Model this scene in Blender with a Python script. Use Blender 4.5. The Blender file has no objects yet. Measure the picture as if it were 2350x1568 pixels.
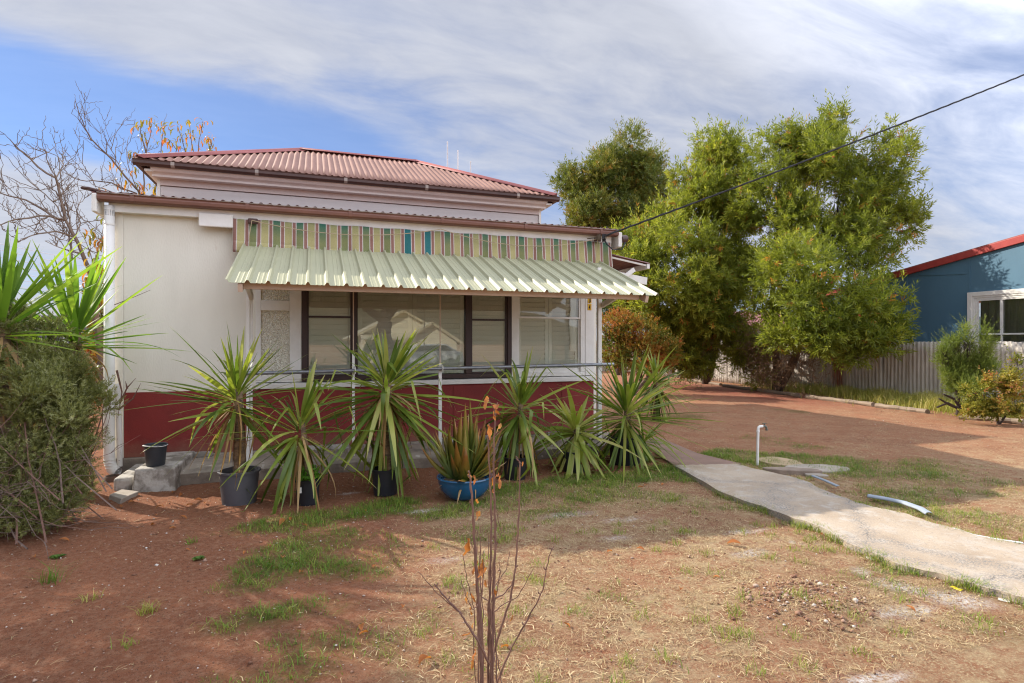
import bpy, math, random
import numpy as np
from mathutils import Vector, Matrix
R = np.random.default_rng(34)
random.seed(34)
SC = bpy.context.scene
COL = SC.collection

# ------------------------------------------------------------------ camera, sky, sun, exposure
F, CX, CY, YAW, H = 1305.6, 1175.0, 784.0, math.radians(19.2), 1.6
cam = bpy.data.cameras.new('camera'); camo = bpy.data.objects.new('camera', cam); COL.objects.link(camo)
camo.location = (0, 0, H); camo.rotation_euler = (math.radians(90), 0, -YAW)
cam.lens = 20.0; cam.sensor_width = 36.0; cam.clip_end = 3000; cam.clip_start = .05
SC.camera = camo
SUN_TO = Vector((-1.14, 1.10, 1.0)).normalized()
EL = math.asin(SUN_TO.z); AZ = math.atan2(SUN_TO.x, SUN_TO.y)
sl = bpy.data.lights.new('sun', 'SUN'); sl.energy = 5.0; sl.angle = math.radians(.55); sl.color = (1, .92, .80)
so = bpy.data.objects.new('sun', sl); COL.objects.link(so)
so.rotation_euler = SUN_TO.to_track_quat('Z', 'Y').to_euler(); so.location = (-20, 20, 20)
SC.cycles.filter_width = 1.15; SC.cycles.use_denoising = True
SC.view_settings.view_transform = 'Standard'; SC.view_settings.look = 'None'
SC.view_settings.exposure = 0.57; SC.view_settings.gamma = 1

CC, SS = math.cos(YAW), math.sin(YAW)
def ray(px, py):
    u = (px - CX) / F; v = (CY - py) / F
    return (SS + u * CC, CC - u * SS, v)
def at(px, py, Y):
    r = ray(px, py); t = Y / r[1]; return Vector((r[0] * t, Y, H + r[2] * t))
def G(px, py, z=0.0):
    r = ray(px, py); t = (z - H) / r[2]; return Vector((r[0] * t, r[1] * t, z))
def atX(px, py, X):
    r = ray(px, py); t = X / r[0]; return Vector((X, r[1] * t, H + r[2] * t))
def atd(px, py, t):
    r = ray(px, py); return Vector((r[0] * t, r[1] * t, H + r[2] * t))

def build_world():
    w = bpy.data.worlds.new('World'); SC.world = w; w.use_nodes = True
    nt = w.node_tree; N = nt.nodes; L = nt.links; N.clear()
    def n(t, **k):
        x = N.new(t)
        for a, b in k.items(): setattr(x, a, b)
        return x
    def m(op, a, b=None, c=None, clamp=False):
        x = n('ShaderNodeMath', operation=op, use_clamp=clamp)
        for i, q in enumerate((a, b, c)):
            if q is None: continue
            if isinstance(q, (int, float)): x.inputs[i].default_value = q
            else: L.new(q, x.inputs[i])
        return x.outputs[0]
    out = n('ShaderNodeOutputWorld'); bg = n('ShaderNodeBackground'); bg.inputs[1].default_value = .12
    sky = n('ShaderNodeTexSky', sky_type='NISHITA', sun_disc=False, sun_elevation=EL, sun_rotation=AZ % (2 * math.pi))
    sky.air_density = 1.0; sky.dust_density = .15; sky.ozone_density = 2.0; sky.altitude = 250
    tc = n('ShaderNodeTexCoord'); sep = n('ShaderNodeSeparateXYZ'); L.new(tc.outputs['Generated'], sep.inputs[0])
    z = m('MAXIMUM', sep.outputs[2], 0.0)
    k = m('DIVIDE', 1.0, m('ADD', z, .22))
    comb = n('ShaderNodeCombineXYZ'); L.new(m('MULTIPLY', sep.outputs[0], k), comb.inputs[0]); L.new(m('MULTIPLY', sep.outputs[1], k), comb.inputs[1])
    def noise(scale, rough, dist, sc, rot, det=7, off=(0, 0, 0)):
        mp = n('ShaderNodeMapping'); mp.inputs['Scale'].default_value = sc; mp.inputs['Rotation'].default_value = (0, 0, rot); mp.inputs['Location'].default_value = off
        L.new(comb.outputs[0], mp.inputs[0])
        x = n('ShaderNodeTexNoise'); x.inputs['Scale'].default_value = scale; x.inputs['Detail'].default_value = det
        x.inputs['Roughness'].default_value = rough; x.inputs['Distortion'].default_value = dist
        L.new(mp.outputs[0], x.inputs['Vector']); return x.outputs[0]
    a = noise(.8, .5, .3, (1, 1.7, 1), -.35, off=(3.1, 1.7, 0))
    b = noise(2.2, .58, .6, (1, 2.2, 1), -.45, off=(.4, 5, 0))
    c_ = noise(6.0, .6, .5, (1, 2.6, 1), -.5)
    cov = m('ADD', m('MULTIPLY', m('SUBTRACT', a, .5), .75), m('ADD', m('MULTIPLY', m('SUBTRACT', b, .5), .62), m('ADD', m('MULTIPLY', m('SUBTRACT', c_, .5), .14), .54)))
    def hole(px, py, sa, sb, tilt, amt):
        d = Vector(ray(px, py)).normalized(); r = d.cross(Vector((0, 0, 1))).normalized(); u = r.cross(d)
        t1 = r * math.cos(tilt) + u * math.sin(tilt); t2 = u * math.cos(tilt) - r * math.sin(tilt)
        def dot(v):
            x = n('ShaderNodeVectorMath', operation='DOT_PRODUCT'); L.new(tc.outputs['Generated'], x.inputs[0]); x.inputs[1].default_value = v; return x.outputs['Value']
        e = m('ADD', m('POWER', m('ABSOLUTE', m('DIVIDE', dot(t1), sa)), 2.0), m('POWER', m('ABSOLUTE', m('DIVIDE', dot(t2), sb)), 2.0))
        front = m('GREATER_THAN', dot(d), 0.0)
        g = m('POWER', 2.718, m('MULTIPLY', e, -1.0))
        return m('MULTIPLY', m('MULTIPLY', g, front), amt)
    cov = m('ADD', cov, .16)
    for h in HOLES: cov = m('SUBTRACT', cov, hole(*h))
    ramp = n('ShaderNodeMapRange', interpolation_type='SMOOTHSTEP'); L.new(cov, ramp.inputs[0])
    ramp.inputs[1].default_value = .22; ramp.inputs[2].default_value = .80; ramp.inputs[3].default_value = .27; ramp.inputs[4].default_value = .97
    # thicker cloud is slightly greyer, thin cloud whiter
    cm = n('ShaderNodeMapRange'); L.new(m('ADD', m('MULTIPLY', b, .6), m('MULTIPLY', c_, .4)), cm.inputs[0]); cm.inputs[1].default_value = .22; cm.inputs[2].default_value = .66
    cl = n('ShaderNodeMixRGB'); L.new(cm.outputs[0], cl.inputs[0])
    cl.inputs[1].default_value = (2.75, 2.95, 3.55, 1); cl.inputs[2].default_value = (3.85, 4.0, 4.45, 1)
    # added fill light: unseen cloud opposite the sun is made brighter
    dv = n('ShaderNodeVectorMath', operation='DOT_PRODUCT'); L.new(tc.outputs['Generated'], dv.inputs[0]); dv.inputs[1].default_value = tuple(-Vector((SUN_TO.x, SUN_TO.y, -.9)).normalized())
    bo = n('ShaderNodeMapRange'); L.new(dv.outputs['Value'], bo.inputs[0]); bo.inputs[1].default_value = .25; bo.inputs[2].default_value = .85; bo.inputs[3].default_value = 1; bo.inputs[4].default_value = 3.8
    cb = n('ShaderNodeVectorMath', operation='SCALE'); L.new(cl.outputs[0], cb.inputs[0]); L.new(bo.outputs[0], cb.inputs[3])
    # sky: a touch bluer
    hs = n('ShaderNodeMixRGB', blend_type='MULTIPLY'); hs.inputs[0].default_value = 1; L.new(sky.outputs[0], hs.inputs[1]); hs.inputs[2].default_value = SKYMUL
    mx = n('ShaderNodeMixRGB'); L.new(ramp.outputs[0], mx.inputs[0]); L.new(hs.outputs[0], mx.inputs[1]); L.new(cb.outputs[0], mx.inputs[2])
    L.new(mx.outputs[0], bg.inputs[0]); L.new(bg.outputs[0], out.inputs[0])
SKYMUL = (.38, .56, .82, 1)
HOLES = [(240, 285, .50, .075, -.03, .46), (150, 50, .5, .06, 0, -.22), (100, 470, .3, .06, 0, -.12), (600, 300, .32, .06, -.10, .42), (1000, 255, .26, .05, -.16, .30),
         (2330, 100, .16, .10, -.5, .22), (2300, 480, .2, .12, .3, .10), (640, 60, .3, .03, -.1, -.1)]
build_world()

# ------------------------------------------------------------------ mesh helpers
class MB:
    def __init__(s): s.v = []; s.f = []; s.t = []
    def add(s, vs, fs, tint=None):
        o = len(s.v); s.v += [tuple(map(float, p)) for p in vs]; s.f += [tuple(i + o for i in f) for f in fs]
        s.t += [0.5 if tint is None else tint] * len(vs) if not isinstance(tint, (list, tuple, np.ndarray)) else list(tint)
        return s
    def box(s, x0, x1, y0, y1, z0, z1, tint=None):
        return s.add([(x, y, z) for z in (z0, z1) for y in (y0, y1) for x in (x0, x1)],
                     [(0, 2, 3, 1), (4, 5, 7, 6), (0, 1, 5, 4), (2, 6, 7, 3), (0, 4, 6, 2), (1, 3, 7, 5)], tint)
    def beam(s, a, b, w, h, up=(0, 0, 1), tint=None):
        a, b = Vector(a), Vector(b); d = (b - a).normalized(); r = d.cross(Vector(up)).normalized(); u = r.cross(d)
        vs = [p + r * (sx * w / 2) + u * (sz * h / 2) for p in (a, b) for sx, sz in ((-1, -1), (1, -1), (1, 1), (-1, 1))]
        return s.add(vs, [(0, 3, 2, 1), (4, 5, 6, 7), (0, 1, 5, 4), (1, 2, 6, 5), (2, 3, 7, 6), (3, 0, 4, 7)], tint)
    def tube(s, pts, rad, n=8, cap=True, tint=None):
        pts = [Vector(p) for p in pts]; k = len(pts)
        if isinstance(rad, (int, float)): rad = [rad] * k
        d0 = (pts[1] - pts[0]).normalized(); ref = Vector((0, 0, 1)) if abs(d0.z) < .9 else Vector((1, 0, 0))
        r = d0.cross(ref).normalized(); vs = []
        for i in range(k):
            d = (pts[min(i + 1, k - 1)] - pts[max(i - 1, 0)]); d = d.normalized() if d.length > 1e-9 else d0
            r = (r - d * r.dot(d)); r = r.normalized() if r.length > 1e-6 else d.orthogonal().normalized()
            u = d.cross(r)
            for j in range(n):
                a = 2 * math.pi * j / n; vs.append(pts[i] + (r * math.cos(a) + u * math.sin(a)) * rad[i])
        fs = [(i * n + j, i * n + (j + 1) % n, (i + 1) * n + (j + 1) % n, (i + 1) * n + j) for i in range(k - 1) for j in range(n)]
        if cap: fs += [tuple(range(n - 1, -1, -1)), tuple((k - 1) * n + j for j in range(n))]
        return s.add(vs, fs, tint)
    def lathe(s, prof, c, n=32, tint=None, sx=1, sy=1):
        c = Vector(c); vs = [(c.x + r * math.cos(2 * math.pi * j / n) * sx, c.y + r * math.sin(2 * math.pi * j / n) * sy, c.z + z) for r, z in prof for j in range(n)]
        fs = [(i * n + j, i * n + (j + 1) % n, (i + 1) * n + (j + 1) % n, (i + 1) * n + j) for i in range(len(prof) - 1) for j in range(n)]
        return s.add(vs, fs, tint)
    def prism(s, prof, a, b, ax='x', tint=None):
        """closed profile (two coords) swept from a to b along an axis"""
        k = len(prof)
        if ax == 'x': vs = [(q, p[0], p[1]) for q in (a, b) for p in prof]
        elif ax == 'y': vs = [(p[0], q, p[1]) for q in (a, b) for p in prof]
        else: vs = [(p[0], p[1], q) for q in (a, b) for p in prof]
        fs = [(i, (i + 1) % k, k + (i + 1) % k, k + i) for i in range(k)] + [tuple(range(k - 1, -1, -1)), tuple(range(k, 2 * k))]
        return s.add(vs, fs, tint)
    def grid(s, P, tint=None):
        P = np.asarray(P, float); a, b = P.shape[:2]
        fs = [(i * b + j, i * b + j + 1, (i + 1) * b + j + 1, (i + 1) * b + j) for i in range(a - 1) for j in range(b - 1)]
        return s.add(P.reshape(-1, 3), fs, tint)

def link(name, me, m, parent):
    o = bpy.data.objects.new(name, me); COL.objects.link(o)
    if m is not None: me.materials.append(m)
    if parent is not None:
        o.parent = parent
        if parent.type == 'EMPTY': o.matrix_parent_inverse = Matrix.Translation(parent.location).inverted()
    return o
def obj(name, mb, m, parent=None, smooth=False, bevel=0, solid=0):
    me = bpy.data.meshes.new(name); me.from_pydata(mb.v, [], mb.f)
    if mb.t:
        at_ = me.attributes.new('tint', 'FLOAT', 'POINT'); at_.data.foreach_set('value', np.asarray(mb.t, np.float32))
    import bmesh
    bm = bmesh.new(); bm.from_mesh(me); bmesh.ops.recalc_face_normals(bm, faces=bm.faces); bm.to_mesh(me); bm.free()
    if smooth:
        me.polygons.foreach_set('use_smooth', [True] * len(me.polygons))
        me.set_sharp_from_angle(angle=math.radians(40))
    o = link(name, me, m, parent)
    if solid:
        md = o.modifiers.new('solid', 'SOLIDIFY'); md.thickness = solid; md.offset = 0
    if bevel:
        md = o.modifiers.new('bevel', 'BEVEL'); md.width = bevel; md.segments = 2; md.limit_method = 'ANGLE'
    return o
def pieces(name, mb, m, parent=None, **k):
    """one object for each separate piece collected in mb"""
    root = list(range(len(mb.v)))
    def fd(i):
        while root[i] != i: root[i] = root[root[i]]; i = root[i]
        return i
    for f in mb.f:
        for j in f[1:]: root[fd(j)] = fd(f[0])
    by = {}
    for i in range(len(mb.v)): by.setdefault(fd(i), []).append(i)
    out = []
    for ids in by.values():
        ix = {v: n for n, v in enumerate(ids)}; q = MB(); q.v = [mb.v[i] for i in ids]; q.t = [mb.t[i] for i in ids]; q.f = [tuple(ix[v] for v in f) for f in mb.f if f[0] in ix]; out.append(obj(name, q, m, parent, **k))
    return out
def objnp(name, V, Fq, m, parent=None, tint=None, smooth=False, attrs=None):
    V = np.asarray(V, np.float32); Fq = np.asarray(Fq, np.int32); nf, k = Fq.shape
    me = bpy.data.meshes.new(name); me.vertices.add(len(V)); me.vertices.foreach_set('co', V.ravel())
    me.loops.add(nf * k); me.loops.foreach_set('vertex_index', Fq.ravel())
    me.polygons.add(nf); me.polygons.foreach_set('loop_start', np.arange(nf, dtype=np.int32) * k)
    me.update(calc_edges=True)
    if smooth: me.polygons.foreach_set('use_smooth', np.ones(nf, bool))
    A = dict(attrs or {})
    if tint is not None: A['tint'] = tint
    for key, val in A.items():
        a = me.attributes.new(key, 'FLOAT', 'POINT'); a.data.foreach_set('value', np.asarray(val, np.float32))
    me.validate()
    return link(name, me, m, parent)
def tag(o, label=None, cat=None, group=None, kind=None):
    if label: o['label'] = label
    if cat: o['category'] = cat
    if group: o['group'] = group
    if kind: o['kind'] = kind
    return o
def thing(name, label, cat, loc, group=None):
    o = bpy.data.objects.new(name, None); COL.objects.link(o); o.location = loc; o.empty_display_size = .2
    return tag(o, label, cat, group)

# ------------------------------------------------------------------ materials
def nodes(name):
    m = bpy.data.materials.new(name); m.use_nodes = True; nt = m.node_tree; nt.nodes.clear(); return m, nt, nt.nodes, nt.links
def c4(c): return (c[0], c[1], c[2], 1)
def mat(name, col, col2=None, rough=.6, spec=.3, metal=0, scale=6, stretch=(1, 1, 1), bump=0, bscale=40, lo=.35, hi=.65, spots=None, trans=0):
    """two-tone noise material; spots = (colour, scale, threshold)"""
    m, nt, N, L = nodes(name)
    out = N.new('ShaderNodeOutputMaterial'); p = N.new('ShaderNodeBsdfPrincipled')
    p.inputs['Roughness'].default_value = rough; p.inputs['Specular IOR Level'].default_value = spec; p.inputs['Metallic'].default_value = metal
    tc = N.new('ShaderNodeTexCoord'); mp = N.new('ShaderNodeMapping'); mp.inputs['Scale'].default_value = stretch; L.new(tc.outputs['Object'], mp.inputs[0])
    if col2 is None: col2 = tuple(x * .86 for x in col)
    nz = N.new('ShaderNodeTexNoise'); nz.inputs['Scale'].default_value = scale; nz.inputs['Detail'].default_value = 6; nz.inputs['Roughness'].default_value = .6; L.new(mp.outputs[0], nz.inputs['Vector'])
    mr = N.new('ShaderNodeMapRange'); L.new(nz.outputs[0], mr.inputs[0]); mr.inputs[1].default_value = lo; mr.inputs[2].default_value = hi
    mx = N.new('ShaderNodeMixRGB'); L.new(mr.outputs[0], mx.inputs[0]); mx.inputs[1].default_value = c4(col); mx.inputs[2].default_value = c4(col2)
    cur = mx.outputs[0]
    if spots:
        n2 = N.new('ShaderNodeTexNoise'); n2.inputs['Scale'].default_value = spots[1]; n2.inputs['Detail'].default_value = 5; n2.inputs['Roughness'].default_value = .7; L.new(mp.outputs[0], n2.inputs['Vector'])
        m2 = N.new('ShaderNodeMapRange'); L.new(n2.outputs[0], m2.inputs[0]); m2.inputs[1].default_value = spots[2]; m2.inputs[2].default_value = spots[2] + .06
        x2 = N.new('ShaderNodeMixRGB'); L.new(m2.outputs[0], x2.inputs[0]); L.new(cur, x2.inputs[1]); x2.inputs[2].default_value = c4(spots[0]); cur = x2.outputs[0]
    L.new(cur, p.inputs['Base Color'])
    if bump:
        n3 = N.new('ShaderNodeTexNoise'); n3.inputs['Scale'].default_value = bscale; n3.inputs['Detail'].default_value = 4; L.new(mp.outputs[0], n3.inputs['Vector'])
        b = N.new('ShaderNodeBump'); b.inputs['Strength'].default_value = bump; b.inputs['Distance'].default_value = .01; L.new(n3.outputs[0], b.inputs['Height']); L.new(b.outputs[0], p.inputs['Normal'])
    L.new(p.outputs[0], out.inputs[0]); return m
def leafmat(name, ramp, trans=.35, rough=.45, spec=.35, glow=1.25):
    """colour from the per-leaf 'tint' attribute, thin-leaf translucency"""
    m, nt, N, L = nodes(name)
    out = N.new('ShaderNodeOutputMaterial'); p = N.new('ShaderNodeBsdfPrincipled'); p.inputs['Roughness'].default_value = rough; p.inputs['Specular IOR Level'].default_value = spec
    a = N.new('ShaderNodeAttribute'); a.attribute_name = 'tint'
    r = N.new('ShaderNodeValToRGB'); L.new(a.outputs['Fac'], r.inputs[0])
    el = r.color_ramp.elements
    while len(el) < len(ramp): el.new(.5)
    for e, (pos, c) in zip(el, ramp): e.position = pos; e.color = c4(c)
    L.new(r.outputs[0], p.inputs['Base Color'])
    if trans:
        t = N.new('ShaderNodeBsdfTranslucent'); g = N.new('ShaderNodeMixRGB'); g.blend_type = 'MULTIPLY'; g.inputs[0].default_value = 1; L.new(r.outputs[0], g.inputs[1]); g.inputs[2].default_value = (glow, glow * 1.05, glow * .6, 1)
        L.new(g.outputs[0], t.inputs[0]); mx = N.new('ShaderNodeMixShader'); mx.inputs[0].default_value = trans; L.new(p.outputs[0], mx.inputs[1]); L.new(t.outputs[0], mx.inputs[2]); L.new(mx.outputs[0], out.inputs[0])
    else: L.new(p.outputs[0], out.inputs[0])
    return m
def glassmat(name, ior=1.7, tint=(.93, .95, .94), rough=.0):
    m, nt, N, L = nodes(name)
    out = N.new('ShaderNodeOutputMaterial'); t = N.new('ShaderNodeBsdfTransparent'); t.inputs[0].default_value = c4(tint)
    g = N.new('ShaderNodeBsdfGlossy'); g.inputs['Roughness'].default_value = rough; g.inputs[0].default_value = (.95, .97, .95, 1)
    f = N.new('ShaderNodeFresnel'); f.inputs[0].default_value = ior
    mx = N.new('ShaderNodeMixShader'); L.new(f.outputs[0], mx.inputs[0]); L.new(t.outputs[0], mx.inputs[1]); L.new(g.outputs[0], mx.inputs[2]); L.new(mx.outputs[0], out.inputs[0]); return m

M = {}
M['white'] = mat('white_wall', (.74, .69, .59), (.69, .64, .54), rough=.7, scale=1.6, bump=.15, bscale=60, spots=((.62, .58, .50), 3.0, .72))
M['trim'] = mat('white_paint', (.78, .76, .72), (.70, .68, .63), rough=.5, scale=5, bump=.1, spots=((.42, .38, .33), 14, .70))
M['pink'] = mat('pale_pink_paint', (.60, .51, .475), (.55, .465, .435), rough=.55, scale=2.5, stretch=(.4, 1, 3), bump=.12)
M['moulding'] = mat('pale_moulding', (.70, .645, .61), (.66, .605, .57), rough=.5, scale=3)
M['lilac'] = mat('pale_lilac_board', (.60, .565, .55), (.54, .505, .49), rough=.6, scale=3, stretch=(.3, 1, 3), bump=.15)
M['white'] = mat('white_wall', (.75, .715, .62), (.68, .645, .555), rough=.75, scale=1.1, stretch=(1.6, 1, .5), bump=.3, bscale=45, spots=((.60, .54, .44), 2.3, .66))
M['red'] = mat('oxblood_render', (.235, .032, .028), (.19, .028, .026), rough=.72, scale=3, bump=.25, bscale=90, spots=((.22, .085, .06), 5, .62))
def splash(m, z0, z1, col, amt):
    nt = m.node_tree; N, L = nt.nodes, nt.links; p = [x for x in N if x.type == 'BSDF_PRINCIPLED'][0]; src = p.inputs['Base Color'].links[0].from_socket
    tc = N.new('ShaderNodeTexCoord'); sp = N.new('ShaderNodeSeparateXYZ'); L.new(tc.outputs['Object'], sp.inputs[0]); nz = N.new('ShaderNodeTexNoise'); nz.inputs['Scale'].default_value = 7; nz.inputs['Detail'].default_value = 7; nz.inputs['Roughness'].default_value = .7; L.new(tc.outputs['Object'], nz.inputs['Vector'])
    ma = N.new('ShaderNodeMath'); ma.operation = 'MULTIPLY_ADD'; L.new(nz.outputs[0], ma.inputs[0]); ma.inputs[1].default_value = (z1 - z0) * 1.6; L.new(sp.outputs[2], ma.inputs[2])
    mr = N.new('ShaderNodeMapRange'); L.new(ma.outputs[0], mr.inputs[0]); mr.inputs[1].default_value = z0 + (z1 - z0) * .8; mr.inputs[2].default_value = z1 + (z1 - z0) * .8; mr.inputs[3].default_value = amt; mr.inputs[4].default_value = 0
    mx = N.new('ShaderNodeMixRGB'); L.new(mr.outputs[0], mx.inputs[0]); L.new(src, mx.inputs[1]); mx.inputs[2].default_value = c4(col); L.new(mx.outputs[0], p.inputs['Base Color'])
splash(M['red'], .2, .42, (.27, .15, .10), .55)
M['gutter'] = mat('brown_gutter', (.19, .082, .054), (.15, .062, .043), rough=.42, spec=.45, scale=4, stretch=(.5, 1, 1))
M['gutter_dark'] = mat('dark_brown_gutter', (.085, .045, .036), (.065, .036, .03), rough=.45, scale=4)
M['lip'] = mat('pale_gutter_lip', (.34, .29, .25), rough=.5, scale=8)  # lip's edge highlight put into the colour; upper gutter joints share it
M['roof'] = mat('faded_red_iron', (.32, .175, .132), (.255, .133, .10), rough=.55, spec=.35, scale=1.2, stretch=(2, .6, 1), bump=.05, spots=((.33, .14, .12), 7, .66))
M['roofcap'] = mat('ridge_iron', (.36, .12, .11), (.30, .10, .095), rough=.5, scale=3)
M['vroof'] = mat('verandah_iron', (.26, .13, .11), (.20, .10, .09), rough=.6, scale=3)
M['awning'] = mat('pale_green_steel', (.375, .37, .24), (.35, .348, .228), rough=.42, spec=.4, scale=2, bump=.02)
M['beam'] = mat('weathered_beam', (.62, .47, .36), (.53, .40, .31), rough=.65, scale=3, stretch=(.5, 3, 3), bump=.15, bscale=30)
M['concrete'] = mat('old_concrete', (.30, .255, .205), (.19, .16, .13), rough=.9, scale=3.5, bump=.9, bscale=22, lo=.42, hi=.6, spots=((.44, .40, .34), 6, .60))
M['concrete_white'] = mat('limewashed_concrete', (.46, .43, .385), (.22, .195, .165), rough=.9, scale=5, bump=1.0, bscale=22, lo=.44, hi=.56, spots=((.17, .14, .11), 9, .64))
M['galv'] = mat('galvanised_pipe', (.30, .31, .33), (.22, .23, .25), rough=.45, metal=.6, scale=12)
M['brown'] = mat('dark_brown_timber', (.050, .024, .021), (.038, .019, .017), rough=.45, spec=.4, scale=5, stretch=(4, 4, .5))
M['slat'] = mat('shutter_white', (.86, .82, .72), (.82, .78, .68), rough=.5, scale=3)
M['curtain'] = mat('curtain_cloth', (.38, .34, .29), (.30, .27, .23), rough=.9, scale=6, stretch=(1, 4, .2))
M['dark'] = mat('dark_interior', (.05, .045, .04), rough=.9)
M['glass'] = glassmat('window_glass', 1.8); M['glass_clear'] = glassmat('clear_window_glass', 1.45)
M['pot_grey'] = mat('grey_plastic', (.085, .085, .095), (.07, .07, .08), rough=.5, spec=.4, scale=8)
M['pot_black'] = mat('black_plastic', (.016, .017, .022), (.022, .022, .027), rough=.4, spec=.4)
M['bucket'] = mat('charcoal_bucket', (.045, .052, .062), (.036, .042, .05), rough=.45, spec=.4)
M['bowl'] = mat('blue_glaze', (.014, .092, .20), (.012, .075, .165), rough=.12, spec=.6, scale=5)
M['soilpot'] = mat('potting_soil', (.07, .05, .035), (.12, .09, .06), rough=.95, scale=30, bump=.8)
M['bark'] = mat('grey_brown_bark', (.21, .155, .12), (.13, .095, .075), rough=.85, scale=14, stretch=(1, 1, .3), bump=.6)
M['barkd'] = mat('dark_bark', (.085, .058, .045), (.05, .036, .03), rough=.85, scale=10, stretch=(1, 1, .3), bump=.6)
M['twig'] = mat('dry_twig', (.20, .11, .08), (.13, .07, .055), rough=.7, scale=20)
M['twigpale'] = mat('pale_dry_twig', (.19, .13, .105), (.11, .075, .06), rough=.75, scale=20)
M['yuccatrunk'] = mat('yucca_trunk', (.26, .17, .10), (.12, .085, .055), rough=.85, scale=16, stretch=(1, 1, 2), bump=.7, lo=.42, hi=.58)
M['pvc'] = mat('white_pvc', (.78, .77, .73), (.70, .68, .63), rough=.4, scale=9)
M['tap'] = mat('tarnished_tap', (.20, .20, .17), (.13, .13, .11), rough=.45, metal=.5)
M['terracotta'] = mat('old_terracotta', (.20, .10, .065), (.09, .065, .05), rough=.85, scale=7, bump=.4)
M['log'] = mat('bleached_timber', (.30, .23, .17), (.20, .15, .11), rough=.8, scale=5, stretch=(2, .4, 3), bump=.4)
M['blue'] = mat('blue_cladding', (.085, .18, .26), (.075, .16, .235), rough=.4, spec=.5, scale=1.5, stretch=(1, 1, .5))
M['redtrim'] = mat('red_barge_paint', (.40, .062, .055), (.34, .05, .045), rough=.45, scale=5)
M['cream'] = mat('cream_boards', (.78, .72, .56), (.72, .66, .50), rough=.6, scale=2)
M['tileroof'] = mat('pale_iron_roof', (.60, .52, .36), (.52, .45, .31), rough=.6, scale=3)
M['strip'] = mat('grey_blue_plastic', (.32, .36, .41), (.26, .30, .34), rough=.5, scale=9)
M['sand'] = mat('sandstone_paver', (.44, .325, .20), (.36, .26, .16), rough=.85, scale=5, bump=.3)
M['paver'] = mat('pale_paver', (.40, .345, .29), (.29, .25, .205), rough=.9, scale=5, bump=.6)
M['paver_brown'] = mat('brown_stone', (.30, .23, .175), (.20, .155, .12), rough=.9, scale=7, bump=.6)
M['cable'] = mat('black_cable', (.022, .022, .024), rough=.55)
M['cord'] = mat('tan_cord', (.42, .33, .21), rough=.8)
M['yellowplate'] = mat('yellow_plate', (.78, .45, .02), rough=.4)
M['digit'] = mat('dark_digit', (.045, .03, .015), rough=.5)
M['asphalt'] = mat('asphalt', (.055, .053, .05), (.045, .044, .042), rough=.9, scale=30, bump=.3)
M['carpaint'] = mat('white_car_paint', (.75, .76, .77), rough=.2, spec=.6)
M['tyre'] = mat('tyre_rubber', (.02, .02, .02), rough=.8)
M['scrap_red'] = mat('red_plastic', (.45, .02, .03), rough=.35); M['scrap_yellow'] = mat('yellow_plastic', (.75, .62, .02), rough=.35); M['scrap_white'] = mat('white_plastic', (.8, .8, .78), rough=.35)
M['rodpaint'] = mat('white_rod', (.68, .68, .70), rough=.4)
G_ = lambda *a: a
M['yucca'] = leafmat('yucca_leaf', [(0, (.05, .09, .015)), (.4, (.125, .185, .024)), (.7, (.26, .305, .045)), (1, (.46, .43, .14))], trans=.40, rough=.36, spec=.5)
M['yucca_bright'] = leafmat('bright_yucca_leaf', [(0, (.055, .12, .016)), (.5, (.13, .235, .028)), (1, (.30, .40, .06))], trans=.48, rough=.5, spec=.25, glow=1.5)
M['deadleaf'] = leafmat('dead_leaf', [(0, (.16, .085, .035)), (.5, (.33, .19, .075)), (1, (.46, .33, .17))], trans=.25, rough=.7, spec=.15)
M['orangeleaf'] = leafmat('orange_leaf', [(0, (.26, .085, .03)), (.5, (.46, .17, .05)), (1, (.50, .30, .12))], trans=.35, rough=.55, spec=.25)
M['peachleaf'] = leafmat('autumn_peach_leaf', [(0, (.13, .15, .03)), (.35, (.33, .25, .03)), (.65, (.56, .24, .03)), (1, (.55, .13, .07))], trans=.4, rough=.5)
M['bottle'] = leafmat('bottlebrush_leaf', [(0, (.045, .072, .015)), (.35, (.135, .17, .024)), (.7, (.28, .305, .042)), (.93, (.46, .44, .07)), (1, (.48, .20, .05))], trans=.48, rough=.5, spec=.3)
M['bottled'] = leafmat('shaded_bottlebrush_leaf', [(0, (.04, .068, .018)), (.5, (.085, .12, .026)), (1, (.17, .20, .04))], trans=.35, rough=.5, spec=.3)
M['pine'] = leafmat('kurrajong_leaf', [(0, (.06, .09, .02)), (.45, (.155, .19, .035)), (.8, (.27, .25, .045)), (1, (.36, .21, .05))], trans=.3, rough=.5)
M['flower'] = leafmat('spent_bottlebrush', [(0, (.42, .07, .05)), (1, (.48, .17, .06))], trans=.3, rough=.7)
M['autumnbush'] = leafmat('autumn_shrub_leaf', [(0, (.10, .13, .02)), (.35, (.24, .20, .025)), (.7, (.38, .16, .03)), (1, (.40, .09, .03))], trans=.35, rough=.5)
M['bushleaf'] = leafmat('grey_green_leaf', [(0, (.085, .095, .03)), (.5, (.20, .21, .065)), (.85, (.33, .34, .14)), (1, (.55, .54, .32))], trans=.42, rough=.38, spec=.5)
M['feather'] = leafmat('feathery_leaf', [(0, (.10, .14, .025)), (.5, (.20, .25, .05)), (1, (.34, .36, .10))], trans=.4, rough=.5)
M['rose'] = leafmat('rose_leaf', [(0, (.10, .13, .02)), (.5, (.27, .25, .035)), (.8, (.38, .27, .06)), (1, (.38, .15, .06))], trans=.4, rough=.5)
M['deadfol'] = leafmat('dead_foliage', [(0, (.10, .065, .04)), (1, (.22, .13, .08))], trans=.2, rough=.8)
M['grass'] = leafmat('grass_blade', [(0, (.085, .17, .020)), (.4, (.17, .25, .034)), (.7, (.30, .31, .055)), (1, (.50, .42, .15))], trans=.35, rough=.5, spec=.25)
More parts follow.
